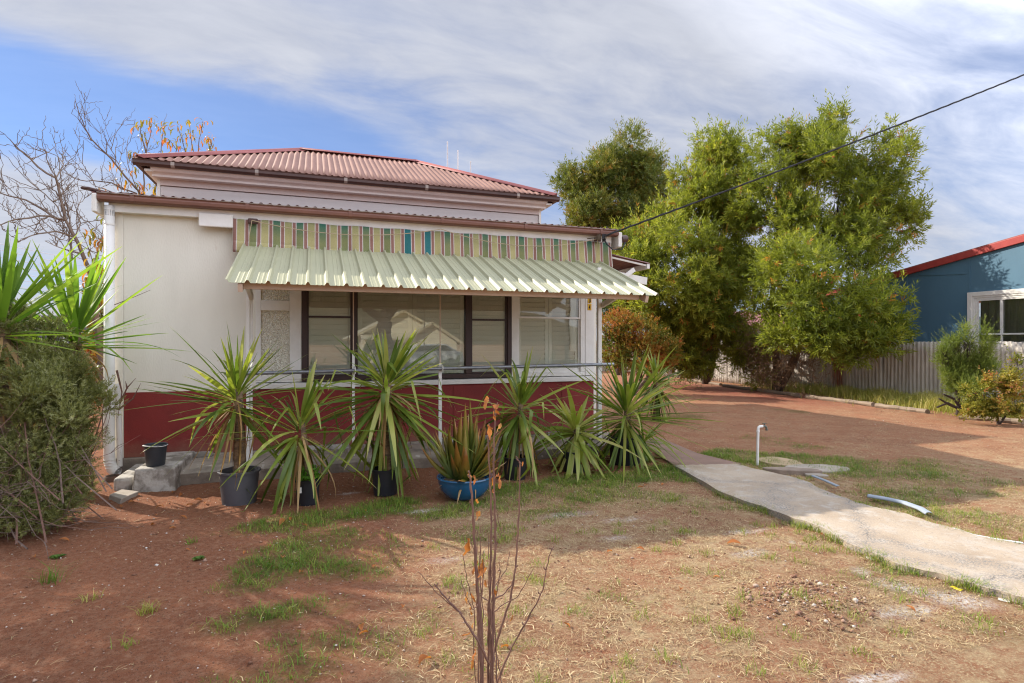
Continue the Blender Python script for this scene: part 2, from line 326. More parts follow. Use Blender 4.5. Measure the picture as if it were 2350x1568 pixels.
M['straw'] = leafmat('straw', [(0, (.22, .13, .07)), (.5, (.45, .33, .18)), (1, (.66, .54, .33))], trans=.2, rough=.7, spec=.2)
M['aloe'] = leafmat('aloe_leaf', [(0, (.045, .085, .016)), (.35, (.12, .15, .02)), (.65, (.25, .17, .025)), (.9, (.34, .14, .035)), (1, (.45, .30, .16))], trans=.05, rough=.4, spec=.4)
M['weed'] = leafmat('weed_leaf', [(0, (.04, .09, .018)), (1, (.12, .20, .035))], trans=.3, rough=.5)

def frosted():
    m, nt, N, L = nodes('dimpled_glass')
    out = N.new('ShaderNodeOutputMaterial'); p = N.new('ShaderNodeBsdfPrincipled'); p.inputs['Base Color'].default_value = (.72, .68, .55, 1)
    p.inputs['Roughness'].default_value = .04; p.inputs['Specular IOR Level'].default_value = 1.0
    tc = N.new('ShaderNodeTexCoord'); mp = N.new('ShaderNodeMapping'); mp.inputs['Scale'].default_value = (1, .2, 1); L.new(tc.outputs['Object'], mp.inputs[0])
    v = N.new('ShaderNodeTexVoronoi'); v.feature = 'SMOOTH_F1'; v.inputs['Scale'].default_value = 62; L.new(mp.outputs[0], v.inputs['Vector'])
    b = N.new('ShaderNodeBump'); b.inputs['Strength'].default_value = 1; b.inputs['Distance'].default_value = .028; L.new(v.outputs['Distance'], b.inputs['Height']); L.new(b.outputs[0], p.inputs['Normal'])
    L.new(p.outputs[0], out.inputs[0]); return m
M['frosted'] = frosted()
def canvas_mat():
    m, nt, N, L = nodes('striped_canvas')
    def ma(op, a, b=None):
        x = N.new('ShaderNodeMath'); x.operation = op
        for i, q in enumerate((a, b)):
            if q is None: continue
            if isinstance(q, (int, float)): x.inputs[i].default_value = q
            else: L.new(q, x.inputs[i])
        return x.outputs[0]
    out = N.new('ShaderNodeOutputMaterial'); p = N.new('ShaderNodeBsdfPrincipled'); p.inputs['Roughness'].default_value = .9; p.inputs['Specular IOR Level'].default_value = .1
    tc = N.new('ShaderNodeTexCoord'); sp = N.new('ShaderNodeSeparateXYZ'); L.new(tc.outputs['Object'], sp.inputs[0])
    nz = N.new('ShaderNodeTexNoise'); nz.inputs['Scale'].default_value = 2.2; nz.inputs['Detail'].default_value = 5; L.new(tc.outputs['Object'], nz.inputs['Vector'])
    n2 = N.new('ShaderNodeTexNoise'); n2.inputs['Scale'].default_value = 90; n2.inputs['Detail'].default_value = 2; L.new(tc.outputs['Object'], n2.inputs['Vector'])
    u = ma('DIVIDE', ma('ADD', sp.outputs[0], .963), .139)           # stripe number
    fr = ma('FRACT', u); par = ma('LESS_THAN', ma('FRACT', ma('MULTIPLY', u, .5)), .5)
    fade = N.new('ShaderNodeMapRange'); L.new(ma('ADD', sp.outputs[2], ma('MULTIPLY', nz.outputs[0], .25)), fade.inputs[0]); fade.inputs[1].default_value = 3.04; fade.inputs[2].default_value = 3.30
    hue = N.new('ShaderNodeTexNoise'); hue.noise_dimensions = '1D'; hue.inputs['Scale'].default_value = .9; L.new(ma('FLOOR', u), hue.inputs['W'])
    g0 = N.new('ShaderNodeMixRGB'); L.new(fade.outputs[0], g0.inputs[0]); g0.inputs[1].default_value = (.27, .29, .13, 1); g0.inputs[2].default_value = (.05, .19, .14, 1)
    hr = N.new('ShaderNodeMapRange'); L.new(hue.outputs[0], hr.inputs[0]); hr.inputs[1].default_value = .60; hr.inputs[2].default_value = .70
    g1 = N.new('ShaderNodeMixRGB'); L.new(hr.outputs[0], g1.inputs[0]); L.new(g0.outputs[0], g1.inputs[1]); g1.inputs[2].default_value = (.05, .21, .22, 1)
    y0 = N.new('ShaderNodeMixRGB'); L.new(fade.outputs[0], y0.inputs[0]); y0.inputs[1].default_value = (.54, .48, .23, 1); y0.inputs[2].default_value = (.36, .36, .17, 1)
    f = N.new('ShaderNodeMixRGB'); L.new(par, f.inputs[0]); L.new(g1.outputs[0], f.inputs[1]); L.new(y0.outputs[0], f.inputs[2])
    white = ma('LESS_THAN', fr, .40); w = N.new('ShaderNodeMixRGB'); L.new(white, w.inputs[0]); L.new(f.outputs[0], w.inputs[1]); w.inputs[2].default_value = (.72, .67, .61, 1)
    br = ma('MULTIPLY', ma('LESS_THAN', fr, .33), ma('GREATER_THAN', fr, .07)); b = N.new('ShaderNodeMixRGB'); L.new(br, b.inputs[0]); L.new(w.outputs[0], b.inputs[1]); b.inputs[2].default_value = (.36, .19, .155, 1)
    dm = N.new('ShaderNodeMixRGB'); dm.blend_type = 'MULTIPLY'; dm.inputs[0].default_value = .35; L.new(b.outputs[0], dm.inputs[1]); L.new(n2.outputs[0], dm.inputs[2])
    L.new(dm.outputs[0], p.inputs['Base Color'])
    t = N.new('ShaderNodeBsdfTranslucent'); L.new(dm.outputs[0], t.inputs[0]); mx = N.new('ShaderNodeMixShader'); mx.inputs[0].default_value = .12; L.new(p.outputs[0], mx.inputs[1]); L.new(t.outputs[0], mx.inputs[2]); L.new(mx.outputs[0], out.inputs[0]); return m
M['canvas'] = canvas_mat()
def fence_mat():
    m, nt, N, L = nodes('weathered_iron')
    out = N.new('ShaderNodeOutputMaterial'); p = N.new('ShaderNodeBsdfPrincipled'); p.inputs['Roughness'].default_value = .6; p.inputs['Metallic'].default_value = .15
    tc = N.new('ShaderNodeTexCoord'); mp = N.new('ShaderNodeMapping'); mp.inputs['Scale'].default_value = (1, 5, .5); L.new(tc.outputs['Object'], mp.inputs[0])
    n = N.new('ShaderNodeTexNoise'); n.inputs['Scale'].default_value = 2.5; n.inputs['Detail'].default_value = 7; L.new(mp.outputs[0], n.inputs['Vector'])
    r = N.new('ShaderNodeValToRGB'); L.new(n.outputs[0], r.inputs[0]); e = r.color_ramp.elements
    e[0].position = .3; e[0].color = (.35, .31, .265, 1); e[1].position = .62; e[1].color = (.58, .535, .475, 1)
    a = N.new('ShaderNodeAttribute'); a.attribute_name = 'tint'
    ad = N.new('ShaderNodeMath'); ad.operation = 'ADD'; L.new(a.outputs['Fac'], ad.inputs[0]); ad.inputs[1].default_value = -.5
    n2 = N.new('ShaderNodeMath'); n2.operation = 'MULTIPLY_ADD'; L.new(n.outputs[0], n2.inputs[0]); n2.inputs[1].default_value = .9; L.new(ad.outputs[0], n2.inputs[2])
    mr = N.new('ShaderNodeMapRange'); L.new(n2.outputs[0], mr.inputs[0]); mr.inputs[1].default_value = .55; mr.inputs[2].default_value = .85
    mx = N.new('ShaderNodeMixRGB'); L.new(mr.outputs[0], mx.inputs[0]); L.new(r.outputs[0], mx.inputs[1]); mx.inputs[2].default_value = (.23, .062, .022, 1)
    L.new(mx.outputs[0], p.inputs['Base Color']); L.new(p.outputs[0], out.inputs[0]); return m
M['fence'] = fence_mat()
def ground_mat():
    m, nt, N, L = nodes('red_earth')
    out = N.new('ShaderNodeOutputMaterial'); p = N.new('ShaderNodeBsdfPrincipled'); p.inputs['Roughness'].default_value = .95; p.inputs['Specular IOR Level'].default_value = .1
    tc = N.new('ShaderNodeTexCoord')
    def nz(scale, det=6, rough=.6):
        x = N.new('ShaderNodeTexNoise'); x.inputs['Scale'].default_value = scale; x.inputs['Detail'].default_value = det; x.inputs['Roughness'].default_value = rough; L.new(tc.outputs['Object'], x.inputs['Vector']); return x.outputs[0]
    def mr(a, lo, hi):
        x = N.new('ShaderNodeMapRange'); L.new(a, x.inputs[0]); x.inputs[1].default_value = lo; x.inputs[2].default_value = hi; return x.outputs[0]
    def mix(f, a, b):
        x = N.new('ShaderNodeMixRGB')
        for i, q in enumerate((f, a, b)):
            if isinstance(q, tuple): x.inputs[i].default_value = c4(q)
            elif isinstance(q, (int, float)): x.inputs[i].default_value = q
            else: L.new(q, x.inputs[i])
        return x.outputs[0]
    def att(n):
        x = N.new('ShaderNodeAttribute'); x.attribute_name = n; return x.outputs['Fac']
    def mu(a, b):
        x = N.new('ShaderNodeMath'); x.operation = 'MULTIPLY'; L.new(a, x.inputs[0])
        if isinstance(b, float): x.inputs[1].default_value = b
        else: L.new(b, x.inputs[1])
        return x.outputs[0]
    base = mix(mr(nz(1.1), .35, .65), (.33, .132, .068), (.245, .098, .053))
    base = mix(mr(nz(24, 5, .7), .45, .7), base, (.38, .20, .12))
    base = mix(mr(nz(160, 3, .7), .62, .70), base, (.46, .34, .25))          # grit
    base = mix(mr(nz(75, 3, .7), .56, .68), base, (.12, .058, .038)); base = mix(mr(nz(210, 2, .7), .60, .66), base, (.11, .06, .04))           # dark clods, with small shadows put into the colour
    dry = mu(mu(att('dry'), mr(nz(9, 6, .7), .34, .60)), mr(nz(3.2, 5, .7), .30, .52)); base = mix(dry, base, (.42, .30, .175))
    fib = mu(att('dry'), mr(nz(60, 4, .75), .50, .62)); base = mix(mu(fib, .75), base, (.54, .42, .25))
    base = mix(mu(att('green'), mr(nz(14, 5, .7), .25, .6)), base, (.10, .105, .03))
    base = mix(mu(att('litter'), mr(nz(38, 4, .75), .46, .60)), base, (.34, .055, .065))
    v = N.new('ShaderNodeTexVoronoi'); v.inputs['Scale'].default_value = 110; L.new(tc.outputs['Object'], v.inputs['Vector'])
    ch = mu(att('chalk'), mr(nz(45, 5, .75), .40, .56)); base = mix(ch, base, (.72, .69, .66))
    L.new(base, p.inputs['Base Color'])
    b = N.new('ShaderNodeBump'); b.inputs['Strength'].default_value = 1.0; b.inputs['Distance'].default_value = .03; L.new(nz(48, 8, .8), b.inputs['Height']); L.new(b.outputs[0], p.inputs['Normal'])
    L.new(p.outputs[0], out.inputs[0]); return m
M['ground'] = ground_mat()
def path_mat():
    m, nt, N, L = nodes('cracked_concrete_path')
    out = N.new('ShaderNodeOutputMaterial'); p = N.new('ShaderNodeBsdfPrincipled'); p.inputs['Roughness'].default_value = .85; p.inputs['Specular IOR Level'].default_value = .2
    tc = N.new('ShaderNodeTexCoord')
    def nz(scale, det=6, rough=.6):
        x = N.new('ShaderNodeTexNoise'); x.inputs['Scale'].default_value = scale; x.inputs['Detail'].default_value = det; x.inputs['Roughness'].default_value = rough; L.new(tc.outputs['Object'], x.inputs['Vector']); return x
    def mr(a, lo, hi):
        x = N.new('ShaderNodeMapRange'); L.new(a, x.inputs[0]); x.inputs[1].default_value = lo; x.inputs[2].default_value = hi; return x.outputs[0]
    def mix(f, a, b):
        x = N.new('ShaderNodeMixRGB')
        for i, q in enumerate((f, a, b)):
            if isinstance(q, tuple): x.inputs[i].default_value = c4(q)
            elif isinstance(q, (int, float)): x.inputs[i].default_value = q
            else: L.new(q, x.inputs[i])
        return x.outputs[0]
    base = mix(mr(nz(1.6).outputs[0], .38, .62), (.42, .34, .255), (.34, .265, .19))
    base = mix(mr(nz(7).outputs[0], .5, .72), base, (.43, .385, .33))
    base = mix(mr(nz(55, 4, .75).outputs[0], .57, .66), base, (.22, .195, .17)); base = mix(mr(nz(130, 3, .8).outputs[0], .60, .66), base, (.56, .52, .46)); base = mix(mr(nz(18, 6, .8).outputs[0], .60, .70), base, (.25, .20, .155))
    # cracks: distorted voronoi cell edges
    mp = N.new('ShaderNodeMixRGB'); mp.blend_type = 'ADD'; mp.inputs[0].default_value = .35; L.new(tc.outputs['Object'], mp.inputs[1]); L.new(nz(3.5).outputs['Color'], mp.inputs[2])
    v = N.new('ShaderNodeTexVoronoi'); v.feature = 'DISTANCE_TO_EDGE'; v.inputs['Scale'].default_value = .75; L.new(mp.outputs[0], v.inputs['Vector'])
    cr = N.new('ShaderNodeMapRange'); L.new(v.outputs['Distance'], cr.inputs[0]); cr.inputs[1].default_value = .001; cr.inputs[2].default_value = .006; cr.inputs[3].default_value = 1; cr.inputs[4].default_value = 0
    gate = N.new('ShaderNodeMath'); gate.operation = 'MULTIPLY'; L.new(cr.outputs[0], gate.inputs[0]); L.new(mr(nz(2.2).outputs[0], .52, .62), gate.inputs[1])
    base = mix(gate.outputs[0], base, (.13, .115, .10))
    # wide crumbling band beside cracks
    cb = N.new('ShaderNodeMapRange'); L.new(v.outputs['Distance'], cb.inputs[0]); cb.inputs[1].default_value = .01; cb.inputs[2].default_value = .07; cb.inputs[3].default_value = 1; cb.inputs[4].default_value = 0
    g2 = N.new('ShaderNodeMath'); g2.operation = 'MULTIPLY'; L.new(cb.outputs[0], g2.inputs[0]); L.new(mr(nz(60, 3, .8).outputs[0], .48, .56), g2.inputs[1])
    base = mix(g2.outputs[0], base, (.20, .185, .17))
    L.new(base, p.inputs['Base Color'])
    b = N.new('ShaderNodeBump'); b.inputs['Strength'].default_value = .6; b.inputs['Distance'].default_value = .012; L.new(nz(30, 7, .75).outputs[0], b.inputs['Height']); L.new(b.outputs[0], p.inputs['Normal'])
    L.new(p.outputs[0], out.inputs[0]); return m
M['path'] = path_mat()

# ------------------------------------------------------------------ ground
def ell(P, c, rx, ry, rot=0, soft=.5, seed=0):
    """soft elliptical patch on the ground (metres)"""
    dx, dy = P[..., 0] - c[0], P[..., 1] - c[1]; a, b = math.cos(rot), math.sin(rot)
    e = np.sqrt(((dx * a + dy * b) / rx) ** 2 + ((-dx * b + dy * a) / ry) ** 2)
    return np.clip((1 - e) / soft + .5, 0, 1)
def wob(P, s, k=0):
    """cheap smooth pseudo-noise in -1..1"""
    x, y = P[..., 0] * s, P[..., 1] * s
    return (np.sin(x * 1.7 + 3 * np.sin(y * .9 + k)) + np.sin(y * 2.1 + 2.3 * np.sin(x * 1.3 - k)) + np.sin((x + y) * 3.3 + 2 * np.sin((x - y) * 1.9 + 2 * k)) * .7) / 2.7
GREEN = [(1180, 1125, .4, .25, 0, 1), (1320, 1108, .5, .3, 0, 1.1), (1450, 1098, .5, .3, 0, 1.15), (1560, 1085, .4, .3, 0, 1.15), (900, 1155, .35, .2, 0, 1), (1030, 1168, .3, .15, 0, .9), (1390, 1140, .6, .25, 0, .8),
 # pixel centre on the ground, radii in metres, rotation, weight
    (660, 1205, .45, .22, 0, .9), (760, 1185, .5, .25, .1, 1), (870, 1175, .45, .25, 0, 1), (1010, 1180, .35, .18, 0, 1), (720, 1250, .45, .3, .2, .8),
    (620, 1300, .28, .28, 0, .95), (700, 1300, .4, .25, 0, .75), (820, 1290, .5, .3, .3, .6), (590, 1340, .22, .16, 0, .8),
    (640, 1405, .36, .13, .2, .75), (560, 1430, .25, .12, 0, .65), (760, 1390, .25, .16, 0, .45), (720, 1480, .3, .16, .1, .6), (640, 1545, .35, .14, .1, .7), (900, 1440, .4, .2, 0, .35),
    (1180, 1150, .55, .28, 0, .75), (1290, 1130, .5, .3, 0, .8), (1400, 1105, .6, .35, 0, .95), (1520, 1080, .5, .25, 0, 1), (1590, 1100, .35, .2, -.3, 1), (1250, 1180, .5, .2, 0, .45), (1480, 1150, .6, .25, 0, .5), (1680, 1165, .5, .18, -.4, .45), (1100, 1225, .4, .22, 0, .5),
    (1680, 1045, .5, .35, 0, 1), (1780, 1055, .75, .45, 0, 1), (1890, 1065, .7, .5, -.2, 1), (1980, 1085, .6, .5, -.3, .9), (2080, 1080, .9, .6, 0, .75), (2080, 1145, .5, .35, -.4, .8), (2200, 1120, .9, .4, 0, .55), (2200, 1185, .5, .25, -.4, .6), (2300, 1200, .4, .3, -.4, .5),
    (1560, 955, .5, .5, 0, .9), (1830, 945, .25, .3, 0, .7), (1790, 940, .2, .2, 0, .5), (1760, 1010, .4, .5, 0, .35), (1860, 1025, .3, .3, 0, .45),
    (1950, 1240, .3, .12, -.5, .6), (2080, 1310, .3, .12, -.5, .6), (2250, 1350, .3, .14, -.5, .55), (1850, 1205, .25, .12, -.5, .55), (1180, 1320, .3, .2, 0, .3), (1350, 1400, .5, .3, 0, .2), (2000, 1340, .5, .2, -.4, .35), (2330, 1420, .4, .3, 0, .35),
    (1050, 1500, .5, .25, 0, .25), (2180, 915, 1.4, .7, -1.4, .8)]
CHALK = [(1712, 1220, .17, .03, -.15, 1), (1722, 1269, .13, .05, 0, 1), (1820, 1245, .16, .012, -.6, .8), (1975, 1310, .05, .06, -.7, .9), (2065, 1345, .07, .16, .6, .75), (2080, 1405, .18, .05, 0, 1), (2195, 1375, .16, .10, -.7, 1), (2120, 1360, .05, .12, .5, .5),
         (2000, 1556, .16, .035, -.2, 1), (965, 1172, .15, .06, 0, .9), (1300, 1182, .25, .06, 0, .6), (800, 1132, .12, .03, 0, .8), (1430, 1190, .2, .05, 0, .5), (1410, 1235, .15, .05, 0, .5), (1020, 1285, .12, .05, 0, .4), (2370, 1085, .1, .05, 0, .2)]
def field(P, L, soft=.7):
    f = np.zeros(P.shape[:-1])
    for px, py, rx, ry, rot, w in L: f = np.maximum(f, w * ell(P, G(px, py), rx, ry, rot, soft))
    return f
def green(P): return np.clip(field(P, GREEN) + .28 * wob(P, 3.1, 1) + .2 * wob(P, 9, 2) - .12, 0, 1) * (field(P, GREEN, 1.0) > .02)
def dry(P):
    x, y = P[..., 0], P[..., 1]
    d = np.clip((x - .1 - .25 * (y - 3)) / .8, 0, 1) * np.clip((6.4 - y) / 1.4, 0, 1)
    d = np.maximum(d, .55 * np.clip((x - 4) / 1.5, 0, 1) * np.clip((8.5 - y) / 2.5, 0, 1))
    d = np.maximum(d, .35 * np.clip((x - 4) / 1.5, 0, 1))
    return np.clip(d * (.82 + .35 * wob(P, 2.1, 4) + .25 * wob(P, 6.3, 5)), 0, 1)
def litter(P):
    x, y = P[..., 0], P[..., 1]
    return np.clip(1 - np.abs(x - 12.4) / 2.6, 0, 1) * np.clip((y - 9.5) / 3.0, 0, 1) * np.clip((24 - y) / 4, 0, 1)
def gh(x, y):
    P = np.stack([np.asarray(x, float), np.asarray(y, float)], -1)
    w = np.clip((20 - np.abs(P[..., 0])) / 5, 0, 1) * np.clip((28 - np.abs(P[..., 1])) / 5, 0, 1)
    # a bank of earth by the path, small undulations
    return w * (.012 * wob(P, 1.3, 7) + .006 * wob(P, 5.1, 8)) + .055 * ell(P, G(1850, 1385), .45, .28, -.3, .9)
def axis(a, b, d, out):
    k = int(round((b - a) / d)); return np.array(sorted(set(out + list(np.round(np.linspace(a, b, k + 1), 4)))))
xs = axis(-5.5, 15.5, .05, [-600, -200, -60, -25, -12, -8, -6.5, 17, 20, 25, 40, 80, 200, 600]); ys = axis(1.6, 14, .05, [-600, -200, -80, -50, -30, -20, -12, -8, -5, -3, -1, .3, 1, 14.5, 15, 15.5, 16, 17, 18, 19, 20, 22, 24, 27, 32, 45, 80, 200, 600])
XX, YY = np.meshgrid(xs, ys); P2 = np.stack([XX, YY], -1); ZZ = gh(XX, YY) + np.where((np.abs(XX) < 16) & (YY < 15) & (YY > 1), R.normal(0, .0022, XX.shape), 0)
nx, ny = len(xs), len(ys); I = np.arange(nx * ny).reshape(ny, nx)
Q = np.stack([I[:-1, :-1], I[:-1, 1:], I[1:, 1:], I[1:, :-1]], -1).reshape(-1, 4)
go = objnp('ground', np.stack([XX, YY, ZZ], -1).reshape(-1, 3), Q, M['ground'], smooth=True,
           attrs=dict(green=green(P2).ravel(), dry=dry(P2).ravel(), litter=litter(P2).ravel(), chalk=np.clip(field(P2, CHALK, 1.0) * (.9 + .5 * wob(P2, 14, 3)), 0, 1).ravel()))
tag(go, kind='structure')
def gz(x, y): return float(gh(x, y))

# concrete path from the side of the house to the street, raised slab with broken edges
pL = [(1548, 1068), (1640, 1122), (1720, 1152), (1800, 1181), (1865, 1203), (1925, 1232), (1985, 1262), (2060, 1290), (2160, 1318), (2260, 1345), (2350, 1372)]
pR = [(1690, 1065), (1780, 1085), (1850, 1105), (1905, 1130), (1965, 1152), (2030, 1168), (2090, 1183), (2150, 1203), (2220, 1222), (2290, 1238), (2350, 1251)]
zt = .05
A = [G(*p, zt) for p in pL]; B = [G(*p, zt) for p in pR]
def dense(L, n):
    L = np.array([list(p) for p in L]); t = np.linspace(0, len(L) - 1, n); i = np.clip(t.astype(int), 0, len(L) - 2); f = (t - i)[:, None]; return L[i] * (1 - f) + L[i + 1] * f
dA = (A[-1] - A[-3]).normalized(); A += [A[-1] + dA * k for k in (1, 3, 6, 10)]; B += [B[-1] + dA * k for k in (1, 3, 6, 10)]
a_, b_ = dense(A, 150), dense(B, 150); jit = lambda q: np.stack([.012 * np.sin(np.arange(150) * .31 + q * 2) + .007 * np.sin(np.arange(150) * .83 + q), .010 * np.sin(np.arange(150) * .47 + q) + .005 * np.sin(np.arange(150) * 1.21 + q * 3), np.zeros(150)], -1)
a_ = a_ + jit(0); b_ = b_ + jit(1); PATH_L, PATH_R = a_, b_
mb = MB(); W = 14
top = np.array([[a_[i] * (1 - k / W) + b_[i] * k / W + np.array([0, 0, .006 * wob(np.array([a_[i][0] + k, a_[i][1]]), 2.0)]) for k in range(W + 1)] for i in range(150)])
mb.grid(top)
for e in (0, W):
    lo_ = top[:, e].copy(); lo_[:, 2] = -.05; mb.grid(np.stack([top[:, e], lo_], 1))
lo_ = top[0].copy(); lo_[:, 2] = -.05; mb.grid(np.stack([top[0], lo_], 1))
tag(obj('path', mb, M['path'], smooth=True), kind='structure')
q = [G(*p, .035) for p in ((1470, 1010), (1545, 1066), (1640, 1075), (1700, 1064), (1600, 1040), (1510, 1002))]
mb = MB(); mb.add([(v.x, v.y, .035) for v in q] + [(v.x, v.y, -.05) for v in q], [tuple(range(6))] + [(i, (i + 1) % 6, 6 + (i + 1) % 6, 6 + i) for i in range(6)])
M['path2'] = mat('red_stained_concrete', (.25, .16, .12), (.20, .13, .10), rough=.9, scale=4, bump=.5)
tag(obj('side_path', mb, M['path2']), kind='structure')
tag(obj('road', MB().box(-200, 200, -16.5, -9.5, -.03, .03), M['asphalt']), kind='structure')

# ------------------------------------------------------------------ the cottage
YW = 8.0
house = thing('cottage', 'white and oxblood weatherboard cottage with a faded red hip roof and a green awning', 'house', (1.0, YW, 0))
X8 = lambda px, Y=YW: at(px, CY, Y).x
XL, XR = X8(262), X8(1362)
ZB, ZM, ZT = .20, .985, 3.21                      # bottom of wall, red/white line, fascia
# front wall pieces (butted), side and back walls
mb = MB(); xw = X8(587)
mb.box(XL + .10, xw, YW, YW + .14, ZM, ZT)                        # white panel
mb.box(xw, XR, YW + .002, YW + .14, 2.62, ZT)                      # above windows
obj('front_wall', mb, M['white'], house)
mb = MB(); mb.box(XL + .10, XR, YW - .006, YW + .14, ZB, ZM)
dado = obj('dado', mb, M['red'], house, bevel=.003); dado['label'] = 'oxblood red lower wall'
mb = MB()
for px in (1043, 1290): mb.box(X8(px) - .012, X8(px) + .012, YW - .012, YW - .007, ZB + .01, ZM - .01)
pieces('cover_strip', mb, M['red'], house)
mb = MB(); mb.box(XL, XL + .098, YW - .012, YW + .13, ZB, ZT - .02)
obj('corner_board', mb, M['white'], house, bevel=.004)
mb = MB(); q_ = [(YW + .142, ZB), (11.95, ZB), (11.95, 3.96), (YW + .142, 3.34)]; mb.prism(q_, XL, XL + .13); mb.prism(q_, XR - .01, XR + .12); mb.box(XL + .13, XR - .01, 11.2, 11.3, ZB, 3.7)
pieces('side_wall', mb, M['white'], house)
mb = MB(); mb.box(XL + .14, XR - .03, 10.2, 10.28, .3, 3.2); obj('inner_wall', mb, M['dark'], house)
# plinth + verandah slab
mb = MB(); mb.box(XL - .02, XR + .15, YW - .045, YW + .2, -.05, ZB - .002); obj('plinth', mb, M['concrete'], house, bevel=.01)
sl_ = MB(); n = 60; Xs = np.linspace(X8(405, 7.2), XR + .25, n)
prof = [];
for x in Xs:
    e = 7.17 + .02 * wob(np.array([x, 3.0]), 2.2); prof.append([(x, YW - .046, .175), (x, e + .05, .155), (x, e, .125), (x, e + .012 + .03 * abs(wob(np.array([x, 1.0]), 4)), .02), (x, e + .05, -.06)])
sl_.grid(np.array(prof)); sl_.add([prof[0][i] for i in range(5)] + [(Xs[0], YW - .046, -.06)], [(0, 1, 2, 3, 4, 5)])
obj('verandah_slab', sl_, M['concrete'], house, smooth=True)
# pale kerb blocks on the slab
mb = MB()
for a, b in ((425, 490), (655, 800), (1010, 1120), (1250, 1330)): mb.box(X8(a), X8(b), YW - .13, YW - .047, .172, .235)
pieces('kerb_block', mb, M['concrete_white'], house, bevel=.012)

# fascia, gutter, verandah roof
gl, gr = at(222, 445, 7.78), at(1420, 540, 7.78); XGL, XGR = gl.x, gr.x
mb = MB(); mb.box(XL - .03, XGR - .06, 7.90, 7.93, 3.135, 3.33); obj('fascia', mb, M['trim'], house, bevel=.004)
mb = MB(); mb.box(XL - .03, XGR - .06, 7.931, 8.0, 3.135, 3.15); obj('soffit', mb, M['trim'], house)
gp = [(7.895, 3.236), (7.80, 3.236), (7.776, 3.252), (7.772, 3.285), (7.782, 3.306), (7.772, 3.318), (7.785, 3.321), (7.80, 3.30), (7.885, 3.30)]
gt = obj('gutter', MB().prism(gp, XGL, XGR), M['gutter'], house, smooth=False)
obj('gutter_lip_highlight', MB().box(XGL, XGR, 7.766, 7.780, 3.3215, 3.3285), M['lip'], gt)  # pale colour stands in for a highlight along the lip
mb = MB()
for x in np.linspace(XGL + .35, XGR - .3, 6): mb.prism([(7.797, 3.231), (7.770, 3.249), (7.767, 3.285), (7.767, 3.315), (7.790, 3.315), (7.79, 3.24)], x - .022, x + .022)
pieces('joint', mb, M['gutter'], gt)
def corr(x0, x1, yz0, yz1, pitch, amp, nseg=2, ax='x', ytop=None, per=8):
    """corrugated sheet: waves along x, running from yz0 to yz1"""
    n = int((x1 - x0) / pitch * per); Xv = np.linspace(x0, x1, n + 1); mbq = MB(); rows = []
    (ya, za), (yb, zb) = yz0, yz1; L = math.hypot(yb - ya, zb - za); ny_, nz_ = -(zb - za) / L, (yb - ya) / L
    for x in Xv:
        w = amp * math.cos(2 * math.pi * (x - x0) / pitch); f1 = 1 if ytop is None else max(0.0, min(1, (ytop(x) - ya) / (yb - ya)))
        rows.append([(x, ya + (yb - ya) * f1 * s + ny_ * w, za + (zb - za) * f1 * s + nz_ * w) for s in np.linspace(0, 1, nseg + 1)])
    return mbq.grid(np.array(rows))
obj('verandah_roof', corr(XGL - .10, XGR + .03, (7.83, 3.340), (12.0, 4.02), .108, .017, 3), M['vroof'], house, smooth=True, solid=.002)
mb = MB(); mb.beam((XGL - .105, 7.74, 3.355), (XGL - .105, 12, 4.06), .09, .035); obj('barge_capping', mb, M['gutter_dark'], house, bevel=.015)
mb = MB(); mb.box(XGL - .055, XGL - .002, 7.78, 8.05, 3.10, 3.315); mb.box(XGR - .055 + .06, XGR + .075, 7.80, 8.1, 3.07, 3.30); pieces('barge_end', mb, M['trim'], house, bevel=.012)
mb = MB(); mb.beam((XGL - .03, 8.06, 3.16), (XGL - .03, 12, 3.80), .045, .16); mb.beam((XGR + .04, 8.11, 3.16), (XGR + .04, 12, 3.80), .045, .16); pieces('bargeboard', mb, M['trim'], house)
# little brown end cap at the right of the gutter
mb = MB(); mb.lathe([(.0, -.07), (.055, -.07), (.06, .0), (.06, .05), (.0, .055)], (0, 0, 0), 16)
cpo = obj('gutter_end_cap', mb, M['gutter_dark'], house, smooth=True); cpo.matrix_parent_inverse = Matrix.Identity(4); cpo.location = Vector((XGR + .13, 7.86, 3.21)) - house.location; cpo.rotation_euler = (0, math.radians(80), math.radians(20))
# white blind box on the fascia
x0, x1 = at(455, 505, 7.85).x, at(534, 505, 7.85).x
obj('blind_box', MB().box(x0, x1, 7.86, 7.899, 3.02, 3.185), M['trim'], house, bevel=.01)

# upper house
YE, XE0, XE1, ZE = 11.6, at(303, 362, 11.6).x, at(1285, 456, 11.6).x, 4.81
YU = 12.0; XU0, XU1 = at(361, 430, YU).x, at(1241, 490, YU).x
a = 2.75; YR, ZR = YE + a, 6.13; XR0, XR1 = XE0 + a, XE1 - a; YEB = YE + 2 * a
mb = MB()
for k, (z0, z1, dy) in enumerate(((3.70, 4.225, .0), (4.237, 4.462, .014))): mb.box(XU0 + .05, XU1 - .05, YU + dy, YU + .1, z0, z1)
pieces('upper_wall', mb, M['lilac'], house)
obj('frieze_board', MB().box(XU0 + .05, XU1 - .05, YU - .022, YU + .1, 4.474, 4.60), M['pink'], house)
mb = MB(); mb.box(XU0, XU0 + .048, YU - .02, YU + .1, 3.7, 4.58); mb.box(XU1 - .048, XU1, YU - .02, YU + .1, 3.7, 4.58); mb.box(XU0, XU0 + .1, YU + .102, YEB - .4, 3.2, 4.58); mb.box(XU1 - .1, XU1, YU + .102, YEB - .4, .2, 4.58); mb.box(XU0 + .1, XU1 - .1, YEB - .5, YEB - .4, .2, 4.58)
pieces('corner_trim', mb, M['trim'], house)
